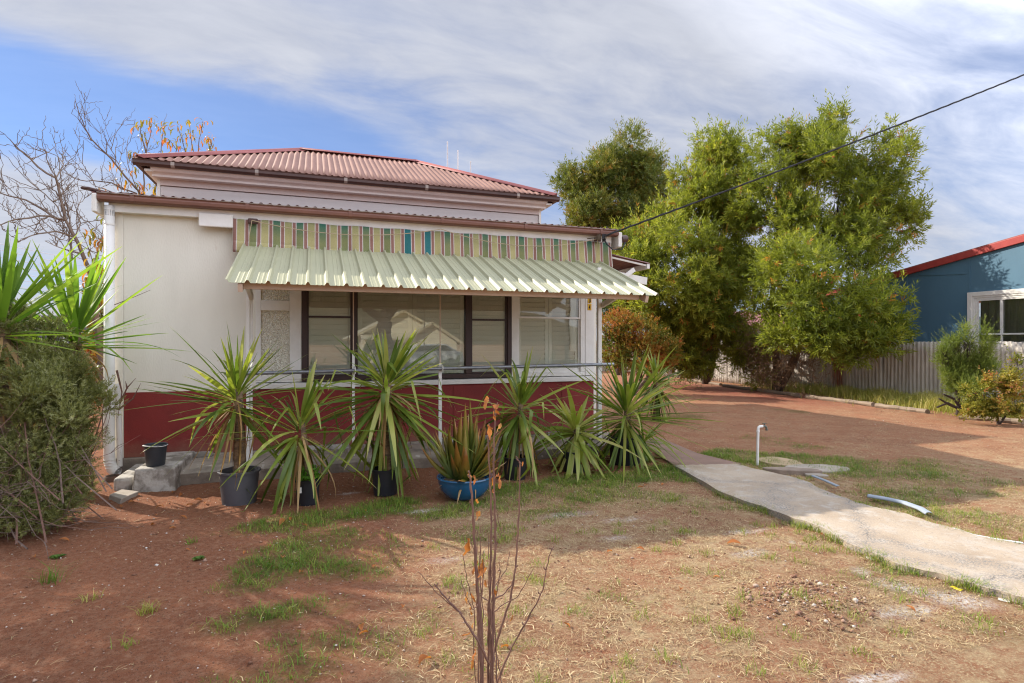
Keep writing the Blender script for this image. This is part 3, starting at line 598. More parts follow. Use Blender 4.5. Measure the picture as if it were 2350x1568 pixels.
# ogee fascia under upper gutter
op = [(YE + .11, ZE - .07), (YE + .115, ZE - .12), (YE + .14, ZE - .15), (YE + .19, ZE - .17), (YE + .215, ZE - .19), (YE + .22, ZE - .225), (YU - .023, ZE - .225), (YU - .023, ZE - .07)]
obj('eave_moulding', MB().prism(op, XE0 + .25, XE1 - .25), M['moulding'], house, smooth=False)
mb = MB()
for s, xe, xu in ((-1, XE0, XU0), (1, XE1, XU1)):
    xa, xb = sorted((xe - s * .13, xu)); mb.box(xa + .02, xb - .002, YE + .14, YEB - .14, ZE - .16, ZE - .12)
pieces('eave_soffit', mb, M['trim'], house)
def gutq(y, z): return [(y + .10, z - .09), (y + .03, z - .09), (y, z - .06), (y + .004, z - .015), (y - .006, z + .01), (y + .01, z + .012), (y + .10, z + .0)]
mb = MB(); mb.prism(gutq(YE, ZE), XE0, XE1)
for xe, s in ((XE0, 1), (XE1, -1)): mb.prism([(xe + s * (p[0] - YE), p[1]) for p in gutq(YE, ZE)], YE + .12, YEB - .1, 'y')
ug = obj('upper_gutter', mb, M['gutter_dark'], house)
mb = MB()
for x in (XE0 + .62, XE0 + 2.0, XE0 + 3.6, XE0 + 5.2, XE0 + 7.2): mb.prism([(YE + .10, ZE - .094), (YE + .028, ZE - .094), (YE - .004, ZE - .062), (YE - .002, ZE + .0), (YE + .01, ZE)], x - .03, x + .03)
pieces('joint', mb, M['lip'], ug)
hip = lambda x: YE + min(x - XE0, XE1 - x, a)
front = corr(XE0 + .04, XE1 - .04, (YE + .03, ZE + .02), (YR, ZR), .118, .017, 4, ytop=hip)
rf = obj('hip_roof', front, M['roof'], house, smooth=True, solid=.002)
mb = MB()
def side_corr(xe, s):
    rows = []; n = int((YEB - YE) / .118 * 6)
    for y in np.linspace(YE + .05, YEB - .05, n):
        f = min(y - YE, YEB - y) / a; w = .017 * math.cos(2 * math.pi * y / .118)
        rows.append([(xe + s * (.03 + (a - .03) * f * q) - s * w * .43, y, ZE + .02 + (ZR - ZE - .02) * f * q + w * .9) for q in np.linspace(0, 1, 4)])
    return np.array(rows)
mb.grid(side_corr(XE0, 1)); mb.grid(side_corr(XE1, -1))
mb.add([(XE0, YEB, ZE), (XE1, YEB, ZE), (XR1, YR, ZR), (XR0, YR, ZR)], [(0, 1, 2, 3)])
obj('hip_side', mb, M['roof'], rf, smooth=True)
mb = MB(); zc = .03
def cap(p, q):
    p, q = Vector(p), Vector(q); d = (q - p).normalized(); r = d.cross(Vector((0, 0, 1))).normalized(); u = r.cross(d)
    prof_ = [(-.15, -.055), (-.04, -.005), (-.028, .018), (0, .028), (.028, .018), (.04, -.005), (.15, -.055)]
    mb.grid(np.array([[list(e + r * x + u * z) for x, z in prof_] for e in (p, q)]))
cap((XE0 + .06, YE + .06, ZE + .07), (XR0, YR, ZR + zc)); cap((XE1 - .06, YE + .06, ZE + .07), (XR1, YR, ZR + zc)); cap((XR0 - .05, YR, ZR + zc + .004), (XR1 + .05, YR, ZR + zc + .004))
cap((XE0 + .06, YEB - .06, ZE + .07), (XR0, YR, ZR + zc)); cap((XE1 - .06, YEB - .06, ZE + .07), (XR1, YR, ZR + zc))
obj('ridge_capping', mb, M['roofcap'], rf, smooth=True, solid=.004)

# ---- windows: everything sits in the opening between xw and the corner post
def frame(mbq, x0, x1, z0, z1, t, y0, y1, tb=None, tt=None):
    tb = t if tb is None else tb; tt = t if tt is None else tt
    mbq.box(x0, x0 + t, y0, y1, z0, z1); mbq.box(x1 - t, x1, y0, y1, z0, z1); mbq.box(x0 + t, x1 - t, y0 + .001, y1, z0, z0 + tb); mbq.box(x0 + t, x1 - t, y0 + .001, y1, z1 - tt, z1)
def shutters(par, x0, x1, z0, z1, y, stile=.05, pitch=.075, tilt=1.2, split=True):
    mbq = MB(); xm = (x0 + x1) / 2; cols = [(x0, xm - .002), (xm + .002, x1)] if split else [(x0, x1)]
    for c0, c1 in cols:
        frame(mbq, c0, c1, z0, z1, stile, y, y + .03)
        zz = z0 + stile + .02
        while zz < z1 - stile - .02:
            mbq.beam((c0 + stile, y + .015, zz), (c1 - stile, y + .015, zz), .078, .008, up=(0, math.sin(tilt), math.cos(tilt))); zz += pitch
    return obj('shutter', mbq, M['slat'], par)
Z0w = 1.03; Z1w = 2.62
# sill all along
obj('window_sill', MB().prism([(YW - .05, .988), (YW - .055, 1.055), (YW + .1, 1.07), (YW + .1, .988)], xw + .0, XR - .012), M['trim'], house, bevel=.006)
# sidelight with dimpled glass
xa, xb = xw, X8(692)
wd = obj('sidelight', MB().box(xa, xb, YW - .004, YW + .02, 1.072, 1.10), M['trim'], house)
wd['label'] = 'white framed sidelight with dimpled obscure glass'
p0, p1 = X8(599), X8(665); zp = [at(632, 850 + 8, YW).z, at(632, 713, YW).z, at(632, 690, YW).z]; zp[0] = 1.16
mb = MB(); mb.box(xa, p0, YW - .02, YW + .05, 1.10, Z1w); mb.box(p1, xb, YW - .02, YW + .05, 1.10, Z1w); mb.box(p0, p1, YW - .019, YW + .05, 1.10, zp[0]); mb.box(p0, p1, YW - .019, YW + .05, zp[1], zp[2]); mb.box(p0, p1, YW - .019, YW + .05, 2.5, Z1w)
obj('frame', mb, M['trim'], wd, bevel=.004)
for z0, z1 in ((zp[0], zp[1]), (zp[2], 2.5)): obj('pane', MB().box(p0, p1, YW + .012, YW + .018, z0, z1), M['frosted'], wd)
obj('backing', MB().box(p0 - .02, p1 + .02, YW + .06, YW + .08, 1.1, 2.6), M['curtain'], wd)
# brown triple window
xa, xb = X8(692) + .002, X8(1173)
wb = obj('brown_window', MB().box(xa, xb, YW - .03, YW + .06, 1.072, 1.135), M['brown'], house, bevel=.004); wb['label'] = 'dark brown three light window'
m1, m2, m3, m4 = X8(808), X8(820), X8(1068), X8(1080)
mb = MB(); mb.box(xa, xa + .065, YW - .03, YW + .06, 1.136, Z1w); mb.box(xb - .065, xb, YW - .03, YW + .06, 1.136, Z1w); mb.box(m1, m2, YW - .028, YW + .06, 1.136, Z1w - .05); mb.box(m3, m4, YW - .028, YW + .06, 1.136, Z1w - .05); mb.box(xa + .066, xb - .066, YW - .027, YW + .06, Z1w - .049, Z1w)
obj('frame', mb, M['brown'], wb, bevel=.004)
for x0, x1, bar in ((xa + .066, m1 - .001, at(757, 726, YW).z), (m2 + .001, m3 - .001, None), (m4 + .001, xb - .066, at(1120, 733, YW).z)):
    if bar:
        mb = MB(); mb.box(x0, x1, YW - .012, YW + .02, bar - .022, bar + .004); frame(mb, x0, x1, 1.137, Z1w - .051, .022, YW - .008, YW + .03)
        obj('sash', mb, M['brown'], wb)
    obj('pane', MB().box(x0, x1, YW + .021, YW + .025, 1.137, Z1w - .051), M['glass'], wb)
    shutters(wb, x0 + .01, x1 - .01, 1.145, Z1w - .06, YW + .045, split=(bar is None), stile=.06 if bar is None else .03)
# white sash window
xa, xb = X8(1173) + .002, X8(1341)
wv = obj('white_window', MB().box(xa, xb, YW - .024, YW + .05, 1.072, 1.13), M['trim'], house, bevel=.004); wv['label'] = 'white double hung sash window with shutters'
zb = at(1260, 730, YW).z; mb = MB(); mb.box(xa, xa + .10, YW - .024, YW + .05, 1.131, Z1w); mb.box(xb - .075, xb, YW - .024, YW + .05, 1.131, Z1w); mb.box(xa + .101, xb - .076, YW - .023, YW + .05, Z1w - .04, Z1w)
obj('frame', mb, M['trim'], wv, bevel=.004)
x0, x1 = xa + .101, xb - .076
mb = MB(); frame(mb, x0, x1, 1.131, zb + .02, .026, YW + .002, YW + .03, tb=.06); frame(mb, x0, x1, zb - .012, Z1w - .041, .026, YW - .018, YW + .001, tb=.03)
obj('sash', mb, M['trim'], wv, bevel=.003)
obj('pane', MB().box(x0 + .02, x1 - .02, YW + .014, YW + .017, 1.15, zb), M['glass_clear'], wv)
obj('pane', MB().box(x0 + .02, x1 - .02, YW - .010, YW - .007, zb + .01, Z1w - .05), M['glass_clear'], wv)
shutters(wv, x0 + .01, x1 - .01, 1.14, Z1w - .05, YW + .035, pitch=.072, stile=.055, tilt=1.1)
mb = MB(); mb.grid(np.array([[(x1 - .16 + .10 * t + .012 * math.sin(9 * s), YW + .026 + .004 * math.sin(20 * t), 2.35 - s * .9) for t in np.linspace(0, 1, 5)] for s in np.linspace(0, 1, 6)])); obj('curtain', mb, M['slat'], wv, smooth=True)
# corner post with the number plates
xa, xb = X8(1341) + .002, X8(1362)
cp = obj('corner_post', MB().box(xa, xb, YW - .03, YW + .12, 1.072, Z1w), M['trim'], house, bevel=.006)
def glyph(ch):
    if ch == '3': return [[(-.5, .75), (-.3, .95), (.2, .97), (.48, .72), (.45, .32), (.2, .08), (-.1, .05)], [(-.1, .05), (.25, 0), (.5, -.3), (.48, -.7), (.2, -.97), (-.3, -.95), (-.52, -.7)]]
    return [[(.2, -1), (.2, 1), (-.55, -.38), (.55, -.38)]]
for ch, py in (('3', 689), ('4', 705)):
    c = at(1353, py, YW - .033); pl = obj('number_plate', MB().box(c.x - .032, c.x + .032, YW - .036, YW - .031, c.z - .049, c.z + .049), M['yellowplate'], house)
    mb = MB()
    for st in glyph(ch): mb.tube([(c.x + x * .021, YW - .0375, c.z + z * .034) for x, z in st], .0078, 6)
    dg = obj('digit', mb, M['digit'], pl); dg['label'] = 'dark digit ' + ch
# posts, rail
def posts():
    for px, r, zt_, y in ((569, .017, 2.62, 7.45), (811, .016, 1.45, 7.45), (1010, .021, 1.31, 7.45)):
        x = at(px, CY, y).x; mb = MB(); mb.box(x - r, x + r, y - .012, y + .012, .15, zt_)
        if px == 569: mb.box(x + r + .004, x + r + .03, y + .02, y + .045, .15, zt_)
        pieces('post', mb, M['trim'], house)
        if zt_ < 2: obj('strap', MB().box(x - .007, x + .007, y - .004, y + .004, zt_ + .001, 2.62), M['beam'], house)
    x = at(1375, CY, 7.45).x; obj('post', MB().box(x - .03, x + .03, 7.42, 7.48, .13, 2.68), M['trim'], house, bevel=.005)
    mb = MB(); mb.tube([at(545, 857.5, 7.39), at(1408, 836, 7.39)], .0235, 14); rail = obj('handrail', mb, M['galv'], house, smooth=True)
    mb = MB()
    for px in (812, 1012):
        c = at(px + 6, 857 - (px - 545) * .0249, 7.39); mb.tube([c + Vector((-.016, .05, -.035)), c + Vector((-.016, -.02, -.035)), c + Vector((-.016, -.031, 0)), c + Vector((-.016, -.02, .032)), c + Vector((-.016, .045, .045))], .008, 6)
    pieces('rail_bracket', mb, M['trim'], rail)
posts()
# ---- steel awning
YA0, ZA0, YA1, ZA1 = 6.30, 2.19, 7.86, 2.812
aw = obj('awning', MB().beam((at(560, 664, 6.42).x - .06, 6.44, 2.186), (at(1467, 678, 6.42).x, 6.44, 2.186), .045, .09), M['beam'], house, bevel=.004); aw['label'] = 'pale green ribbed steel window awning'
xa, xb = -.835, 4.165; NR = 26; pit = (xb - xa) / NR; mb = MB(); prf = []
for i in range(NR):
    x = xa + i * pit
    for dx, h in ((0, .030), (.018, .030), (.034, 0.0), (.085, .0), (.09, .0035), (.10, .0035), (.105, 0), (.134, .0), (.139, .0035), (.149, .0035), (.154, 0), (pit - .0175, 0)): prf.append((x + dx, h))
prf += [(xb, .030), (xb + .018, .030), (xb + .034, .0)]
sy, sz = (YA1 - YA0), (ZA1 - ZA0); Ls = math.hypot(sy, sz); rows = []
for x, h in prf: rows.append([(x + .0025 * math.sin(40 * x) * (1 - s), YA0 + sy * s - sz / Ls * h, ZA0 + sz * s + sy / Ls * h - .012 * math.sin(math.pi * s) * 0) for s in np.linspace(0, 1, 5)])
obj('awning_sheet', mb.grid(np.array(rows)), M['awning'], aw, solid=.0018)
def on(s, d=0): return (YA0 + sy * s, ZA0 + sz * s - d)
mb = MB()
for x in (at(553, 668, 6.4).x, at(1478, 680, 6.4).x):
    y0, z0 = on(.02, .06); y1, z1 = on(.98, .06); mb.beam((x, y0, z0), (x, y1, z1), .045, .09)
pieces('rafter', mb, M['beam'], aw, bevel=.004)
mb = MB()
for px, q in ((569, 570), (1375, 1376)):
    x = at(px, CY, 7.45).x; mb.beam((x + .04, 7.43, 2.13), (x + .04, 6.70, 2.30), .045, .075)
    x2 = x - .05
pieces('brace', mb, M['trim'], aw, bevel=.004)
mb = MB(); x0_, x1_ = at(569, CY, 7.45).x - .08, at(1375, CY, 7.45).x + .1; y, z = on(.72, .05); mb.box(x0_, x1_, y - .025, y + .025, z - .05, z + .035); y, z = on(.97, .05); mb.box(x0_, x1_, y - .02, y + .02, z - .05, z + .03); pieces('purlin', mb, M['trim'], aw)
# ---- hood over the side window
x0, x1, y0, y1 = XR + .122, at(1486, 606, 8.0).x, 8.0, 9.6
sh = obj('side_hood', MB().beam((x0, y0 + .03, 2.70), (x1, y0 + .03, 2.58), .04, .12, up=(0, 0, 1)), M['trim'], house, bevel=.004); sh['label'] = 'small corrugated hood over the side window'
rows = []
for y in np.linspace(y0 - .03, y1, 100):
    w = .013 * math.cos(2 * math.pi * y / .11); rows.append([(x, y, 3.015 - (x - x0) * .16 + w) for x in np.linspace(x0, x1 + .05, 3)])
obj('hood_sheet', MB().grid(np.array(rows)), M['vroof'], sh, smooth=True, solid=.002)
mb = MB(); mb.beam((x0, y0 + .01, 2.965), (x1 + .02, y0 + .01, 2.965 - .16 * (x1 - x0)), .025, .03); mb.box(x1 - .02, x1 + .03, y0 - .02, y1, 2.78, 2.86)
mb.beam((x0 + .1, y0 + .0, 2.40), (x1 - .25, y0 + .0, 2.76), .04, .07)
obj('hood_bracket', mb, M['trim'], sh, bevel=.004)
# downpipe with elbow, second thin pipe
dx = at(251, CY, 7.9).x; mb = MB(); e = [(dx, 7.90, 3.2), (dx, 7.90, .25), (dx + .008, 7.895, .17), (dx + .035, 7.88, .10), (dx + .075, 7.86, .065), (dx + .10, 7.85, .055)]
mb.tube(e, [.052, .056, .058, .06, .06, .06], 18, cap=False); dp = obj('downpipe', mb, M['trim'], house, smooth=True, solid=.003)
mb = MB()
for z, r in ((.255, .0585), (1.02, .0585), (2.98, .057)): mb.lathe([(r, -.012), (r + .002, 0), (r, .012)], (dx, 7.9, z), 18)
for k in range(5):
    t = k / 4; c = Vector((dx + .004 + .05 * t * t, 7.895 - .02 * t, .21 - .13 * t)); mb.lathe([(.060, -.006), (.064, 0), (.060, .006)], c, 18)
pieces('pipe_collar', mb, M['trim'], dp, smooth=True)
mb = MB(); mb.lathe([(.0535, 0), (.0535, .07)], (dx, 7.9, 3.08), 18); M['peel'] = mat('peeling_tin', (.10, .11, .13), (.55, .50, .44), rough=.6, scale=22, lo=.45, hi=.55); obj('peeling_band', mb, M['peel'], dp, smooth=True)
mb = MB(); x2 = dx + .085; mb.tube([(x2 - .02, 7.90, 1.10), (x2 + .0, 7.90, 1.0), (x2 + .015, 7.90, .5), (x2 + .02, 7.9, .12)], .030, 12); M['peel2'] = mat('chipped_white_pipe', (.74, .72, .68), (.70, .68, .63), rough=.55, scale=5, spots=((.12, .11, .14), 26, .62)); obj('waste_pipe', mb, M['peel2'], house, smooth=True)

# striped canvas blind and cord
bl = None
def blind():
    global bl
    xa, xb = at(534, 500, 7.86).x, at(1403, 560, 7.86).x; rows = []
    for x in np.linspace(xa, xb, 220):
        u = (x - xa) / (xb - xa); sag = .02 * math.sin(u * 26) ** 2 + .01 * math.sin(u * 90); rows.append([(x, 7.875 - .03 * s - .012 * math.sin(u * 140) * s - sag * s, 3.142 - .005 * math.sin(u * 60) - (.41) * s) for s in np.linspace(0, 1, 9)])
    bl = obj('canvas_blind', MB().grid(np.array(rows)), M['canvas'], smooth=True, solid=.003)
    tag(bl, 'faded striped canvas blind hanging below the brown gutter', 'blind')
    rows = []
    for x in np.linspace(xa + .01, xa + 1.6, 60):
        u = (x - xa) / 1.6; drop = .12 * (1 - u) + .03; rows.append([(x, 7.825 + .004 * math.sin(u * 30) - .03 * s * (1 - u), 2.86 - .03 * u - drop * s - .03 * u) for s in np.linspace(0, 1, 5)])
    fl = obj('torn_flap', MB().grid(np.array(rows)), M['canvas'], bl, smooth=True, solid=.003)
    hooks = [at(578, 506, 7.80), at(1012, 526, 7.80), at(1372, 548, 7.80)]; mb = MB()
    for a_, b_, sg in ((hooks[0], hooks[1], .13), (hooks[1], hooks[2], .17)): mb.tube([a_.lerp(b_, t) + Vector((0, 0, -sg * 4 * t * (1 - t))) for t in np.linspace(0, 1, 24)], .0055, 6)
    for h in (hooks[0], hooks[2]): mb.tube([h, h + Vector((-.03, .0, -.2)), h + Vector((-.035, .02, -.42))], .005, 6)
    obj('cord', mb, M['cord'], bl, smooth=True)
    mb = MB()
    for h in (hooks[0], hooks[2]): mb.box(h.x - .05, h.x + .07, h.y + .008, h.y + .045, h.z - .04, h.z + .03)
    pieces('pulley', mb, M['gutter_dark'], bl, bevel=.015)
blind()
# service cable to the house
def cable():
    a_ = at(1384, 543, 7.70); b_ = atd(2350, 163, 10.3); d = b_ - a_; b2 = a_ + d * 1.5; pts = [a_.lerp(b2, t) + Vector((0, 0, -.9 * t * (1 - t) * .35)) for t in np.linspace(0, 1, 240)]
    mb = MB(); ax = d.normalized(); r = ax.cross(Vector((0, 0, 1))).normalized(); u = r.cross(ax)
    for ph in (0, 2.09, 4.19): mb.tube([p + (r * math.cos(k * .42 + ph) + u * math.sin(k * .42 + ph)) * .009 for k, p in enumerate(pts)], .0072, 5)
    o = obj('service_cable', mb, M['cable'], smooth=True); tag(o, 'black twisted power cable rising from the house gutter to upper right', 'cable')
    mb = MB(); e = at(1418, 575, 7.75); e2 = at(1434, 556, 7.8)
    for k in (0, .012): mb.tube([a_ + Vector((0, 0, -.01)), a_ + Vector((.05 + k, -.02, -.12)), a_.lerp(e, .6) + Vector((0, -.03, -.08)), e + Vector((k, 0, .02)), at(1428, 572, 7.76), e2 + Vector((k, 0, 0))], .0085, 6)
    for k in range(3): mb.tube([a_ + Vector((.02 * k - .02, -.02, .03)), a_ + Vector((.02 * k - .03, -.03, -.03)), a_ + Vector((.02 * k, .01, -.08)), a_ + Vector((.02 * k + .02, .01, 0)), a_ + Vector((.02 * k, -.01, .04))], .007, 6)
    obj('tail_loop', mb, M['cable'], o, smooth=True)
    mb = MB(); mb.lathe([(0, -.04), (.03, -.04), (.035, 0), (.03, .04), (0, .04)], a_ + Vector((-.06, .03, -.01)), 12); mb.tube([a_ + Vector((-.22, .1, -.03)), a_ + Vector((-.05, .03, -.01))], .008, 6); obj('insulator', mb, M['soilpot'], o, smooth=True)
cable()
# thin rods standing behind the ridge
for k, (px, y0, y1) in enumerate(((1027, 325, 400), (1051, 345, 400), (1080, 370, 410))):
    t = at(px, y0, 14.9 + k * .1); b = t.copy(); b.z = 5.85 - .12 * k; mb = MB(); mb.tube([b, t], [.022, .018], 6); mb.lathe([(.02, 0), (.02, .05)], t - Vector((0, 0, .05)), 6)
    tag(obj('roof_rod', mb, M['rodpaint']), ['tallest thin white rod behind the roof ridge', 'middle height thin white rod behind the roof ridge', 'shortest thin white rod behind the hip of the roof'][k], 'rod', 'thin white rods behind the roof')

# ------------------------------------------------------------------ pots, bucket, stones and small things by the slab
def ring_pot(x, y, r0, r1, h, m, par, lip=.022, z=0, n=40):
    mb = MB(); mb.lathe([(0, .0), (r0, 0), (r0 * 1.01, .01), (r1 * .985, h - lip - .002), (r1 * .985, h - lip), (r1 + .012, h - lip), (r1 + .014, h - .004), (r1 + .006, h), (r1 - .01, h - .002), (r1 * .93, h * .8), (0, h * .8)], (x, y, z), n)
    return obj('pot', mb, m, par, smooth=True)
def yucca_leaves(c, N, L, w, el0, el1, droop, seed, fold=.35, tilt=(0, 0), spread=.05, hang=0.0, stub=.0, el_pow=1.0, crease=.0, arch=.22, tb=-.06):
    """strap leaves round a growing point: el0..el1 elevation of the youngest..oldest, droop = how far they bend over"""
    r = np.random.default_rng(seed); V = []; Fq = []; T = []; ns = 8
    for i in range(N):
        u = (i + .5) / N; az = i * 2.39996 + r.normal(0, .35); el = math.radians(el0 + (el1 - el0) * u ** el_pow + r.normal(0, 12)); l = L * (.60 + .40 * min(1, u * 2.6)) * (1.06 - .2 * max(0, u - .6)) * r.uniform(.66, 1.12); ww = w * .86 * r.uniform(.75, 1.2)
        d = Vector((math.cos(az) * math.cos(el), math.sin(az) * math.cos(el), math.sin(el))); side = Vector((-math.sin(az), math.cos(az), 0))
        p = Vector(c) + Vector((0, 0, -spread * u * 3.2)) + Vector((d.x, d.y, 0)) * spread * .5
        bend = droop * (.25 + .75 * u) * r.uniform(.2, 1.3) + (r.uniform(.3, 1.6) if r.random() < arch else 0); kink = r.uniform(.35, .75) if r.random() < crease else None
        base = len(V); cur = d.copy(); tw = r.normal(0, .25)
        for k in range(ns + 1):
            s = k / ns; wd = ww * (min(1, .45 + s * 3.2) if s < .2 else 1) * (1 - max(0, (s - .42) / .58) ** 1.7) * .5 + .0012
            nrm = side.cross(cur).normalized(); sd = (side * math.cos(tw) + nrm * math.sin(tw)); f = fold * (1 - .5 * s)
            V += [p - sd * wd, p - nrm * (wd * f), p + sd * wd]
            tt = np.clip(.50 + r.normal(0, .05) + (.33 if k == 0 else 0) - .35 * (u > .75) * 0 + (.5 if s > .93 else 0), 0, 1); T += [tt] * 3
            ax = side; ang = bend / ns * (.4 + 1.2 * s)
            if kink and abs(s - kink) < .5 / ns: ang += 1.5
            # rotate towards the ground, stopping when it hangs straight down
            if cur.z > -.985: cur = (Matrix.Rotation(ang, 3, ax) @ cur).normalized()
            p = p + cur * (l / ns)
        tv = tb + r.uniform(-.36, .36) + .12 * (1 - u)
        for q in range(base, len(V)): T[q] = float(np.clip(T[q] + tv, 0, 1))
        for k in range(ns):
            b = base + 3 * k; Fq += [(b, b + 1, b + 4, b + 3), (b + 1, b + 2, b + 5, b + 4)]
    V = np.array([list(v) for v in V]); c = np.array(list(c)); ax = Vector((r.normal(), r.normal(), 0)).normalized(); Mx = np.array(Matrix.Rotation(math.radians(r.uniform(4, 13)), 3, ax))
    return (V - c) @ Mx.T + c, np.array(Fq), np.array(T)
def yucca(label, px, py, crown, spec, potspec=None, m='yucca', group='potted yuccas along the front of the cottage', seed=0, dead=14, dY=.15, trunk_r=.04):
    g = G(px, py); x, y = g.x, g.y + dY; c = at(crown[0], crown[1], y); x = x if potspec else c.x
    th = thing('potted_yucca' if potspec else 'yucca', label, 'yucca', (x, y, 0), group); zb = 0
    if potspec:
        r0, r1, h, pm = potspec; ring_pot(x, y, r0, r1, h, M[pm], th); zb = h * .8
        mb = MB(); mb.lathe([(0, .012), (r1 * .5, .01), (r1 * .93, 0)], (x, y, h * .83), 20); obj('soil', mb, M['soilpot'], th, smooth=True)
    mid = Vector((x, y, zb)).lerp(c, .5) + Vector((.02, 0, 0)); mb = MB(); kk = 14; pts = []; rad = []
    for i in range(kk + 1):
        s = i / kk; p = Vector((x, y, zb - .02)).lerp(mid, s).lerp(mid.lerp(c, s), s); pts.append(p); rad.append(trunk_r * (1.15 - .3 * s) * (1.06 if i % 2 else .95))
    mb.tube(pts, rad, 10); obj('trunk', mb, M['yuccatrunk'], th, smooth=True)
    V, Fq, T = yucca_leaves(c + Vector((0, 0, .03)), seed=seed, **spec); V[:, 2] = np.maximum(V[:, 2], .012); objnp('crown', V, Fq, M[m], th, tint=T, smooth=True)
    if dead:
        V, Fq, T = yucca_leaves(c - Vector((0, 0, .12)), dead, spec['L'] * .85, spec['w'] * .55, -30, -75, 1.2, seed + 50, fold=.6, spread=.04, crease=.3); V[:, 2] = np.maximum(V[:, 2], .012); objnp('dead_leaves', V, Fq, M['deadleaf'], th, tint=np.clip(T + R.normal(0, .1, len(T)), 0, 1), smooth=True)
    return th
S = lambda N, L, w, el0, el1, droop, **k: dict(N=N, L=L, w=w, el0=el0, el1=el1, droop=droop, **k)
yucca('spiky yucca in the grey plastic pot nearest the bucket', 545, 1163, (545, 893), S(84, .80, .044, 84, -42, .30, spread=.085), (.155, .185, .33, 'pot_grey'), seed=1, dead=34, trunk_r=.052)
yucca('low drooping yucca in a small black pot with a white tag', 706, 1163, (693, 968), S(66, .86, .044, 82, -72, .7, crease=.2, spread=.09), (.10, .115, .25, 'pot_black'), seed=2, dead=28, dY=.12, trunk_r=.03)
yucca('tallest yucca with a long hanging leaf skirt left of the blue bowl', 888, 1140, (888, 868), S(140, 1.0, .054, 82, -84, .42, crease=.12, el_pow=.75, spread=.15), (.12, .14, .27, 'pot_black'), seed=3, dead=44, dY=.13, trunk_r=.05)
yucca('yucca with arching folded leaves right of the blue bowl', 1192, 1105, (1195, 925), S(88, .90, .048, 82, -80, .75, crease=.2, el_pow=.8, spread=.10), (.12, .14, .26, 'pot_black'), seed=4, dead=18, trunk_r=.035)
yucca('short pale yucca with broad drooping leaves', 1330, 1088, (1322, 985), S(90, .84, .064, 55, -76, 1.15, crease=.12, spread=.06, tb=.2), (.13, .15, .26, 'pot_black'), seed=5, dead=4, trunk_r=.035)
yucca('wide bushy yucca in a dark crate pot at the right corner post', 1448, 1068, (1440, 930), S(140, 1.12, .046, 86, -60, .3, el_pow=.85, spread=.11), (.19, .21, .36, 'pot_black'), seed=6, dead=8, trunk_r=.05)
yucca('low yucca in the same dark pot spilling to the right', 1475, 1058, (1478, 1010), S(50, .72, .042, 40, -50, .6), None, seed=16, dead=4, trunk_r=.03, group=None)
yucca('yucca with drooping dark leaves planted in the side yard', 1512, 965, (1505, 868), S(95, .82, .055, 78, -80, .8, crease=.04, spread=.12), None, seed=7, dead=14, dY=0, group='yuccas planted in the ground', trunk_r=.07)
def yuc_at(label, c, spec, seed, dead):
    th = thing('yucca', label, 'yucca', (c.x, c.y, 0), 'yuccas planted in the ground'); mb = MB(); mb.tube([(c.x + .03, c.y, -.02), (c.x + .02, c.y, c.z * .5), c], [.075, .065, .05], 10); obj('trunk', mb, M['yuccatrunk'], th, smooth=True)
    V, Fq, T = yucca_leaves(c, seed=seed, **spec); objnp('crown', V, Fq, M['yucca_bright'], th, tint=T, smooth=True)
    V, Fq, T = yucca_leaves(c - Vector((0, 0, .2)), dead, .6, .04, -45, -85, 1.0, seed + 9, fold=.7, spread=.1); V[:, 2] = np.maximum(V[:, 2], .02); objnp('dead_leaves', V, Fq, M['deadleaf'], th, tint=np.clip(T + .2, 0, 1), smooth=True)
yuc_at('sunlit yucca with long pointed leaves beside the white downpipe', at(172, 745, 7.15), S(64, .98, .056, 88, -12, .14, spread=.08, arch=.03, tb=0), 21, 40)
yuc_at('sunlit yucca behind the grey bush at the left edge', at(5, 712, 6.35), S(56, 1.04, .058, 88, -8, .14, spread=.08, arch=.03, tb=0), 22, 20)
yuc_at('sunlit small yucca between the two taller left yuccas', at(95, 800, 7.4), S(30, .6, .055, 75, -30, .2), 23, 8)

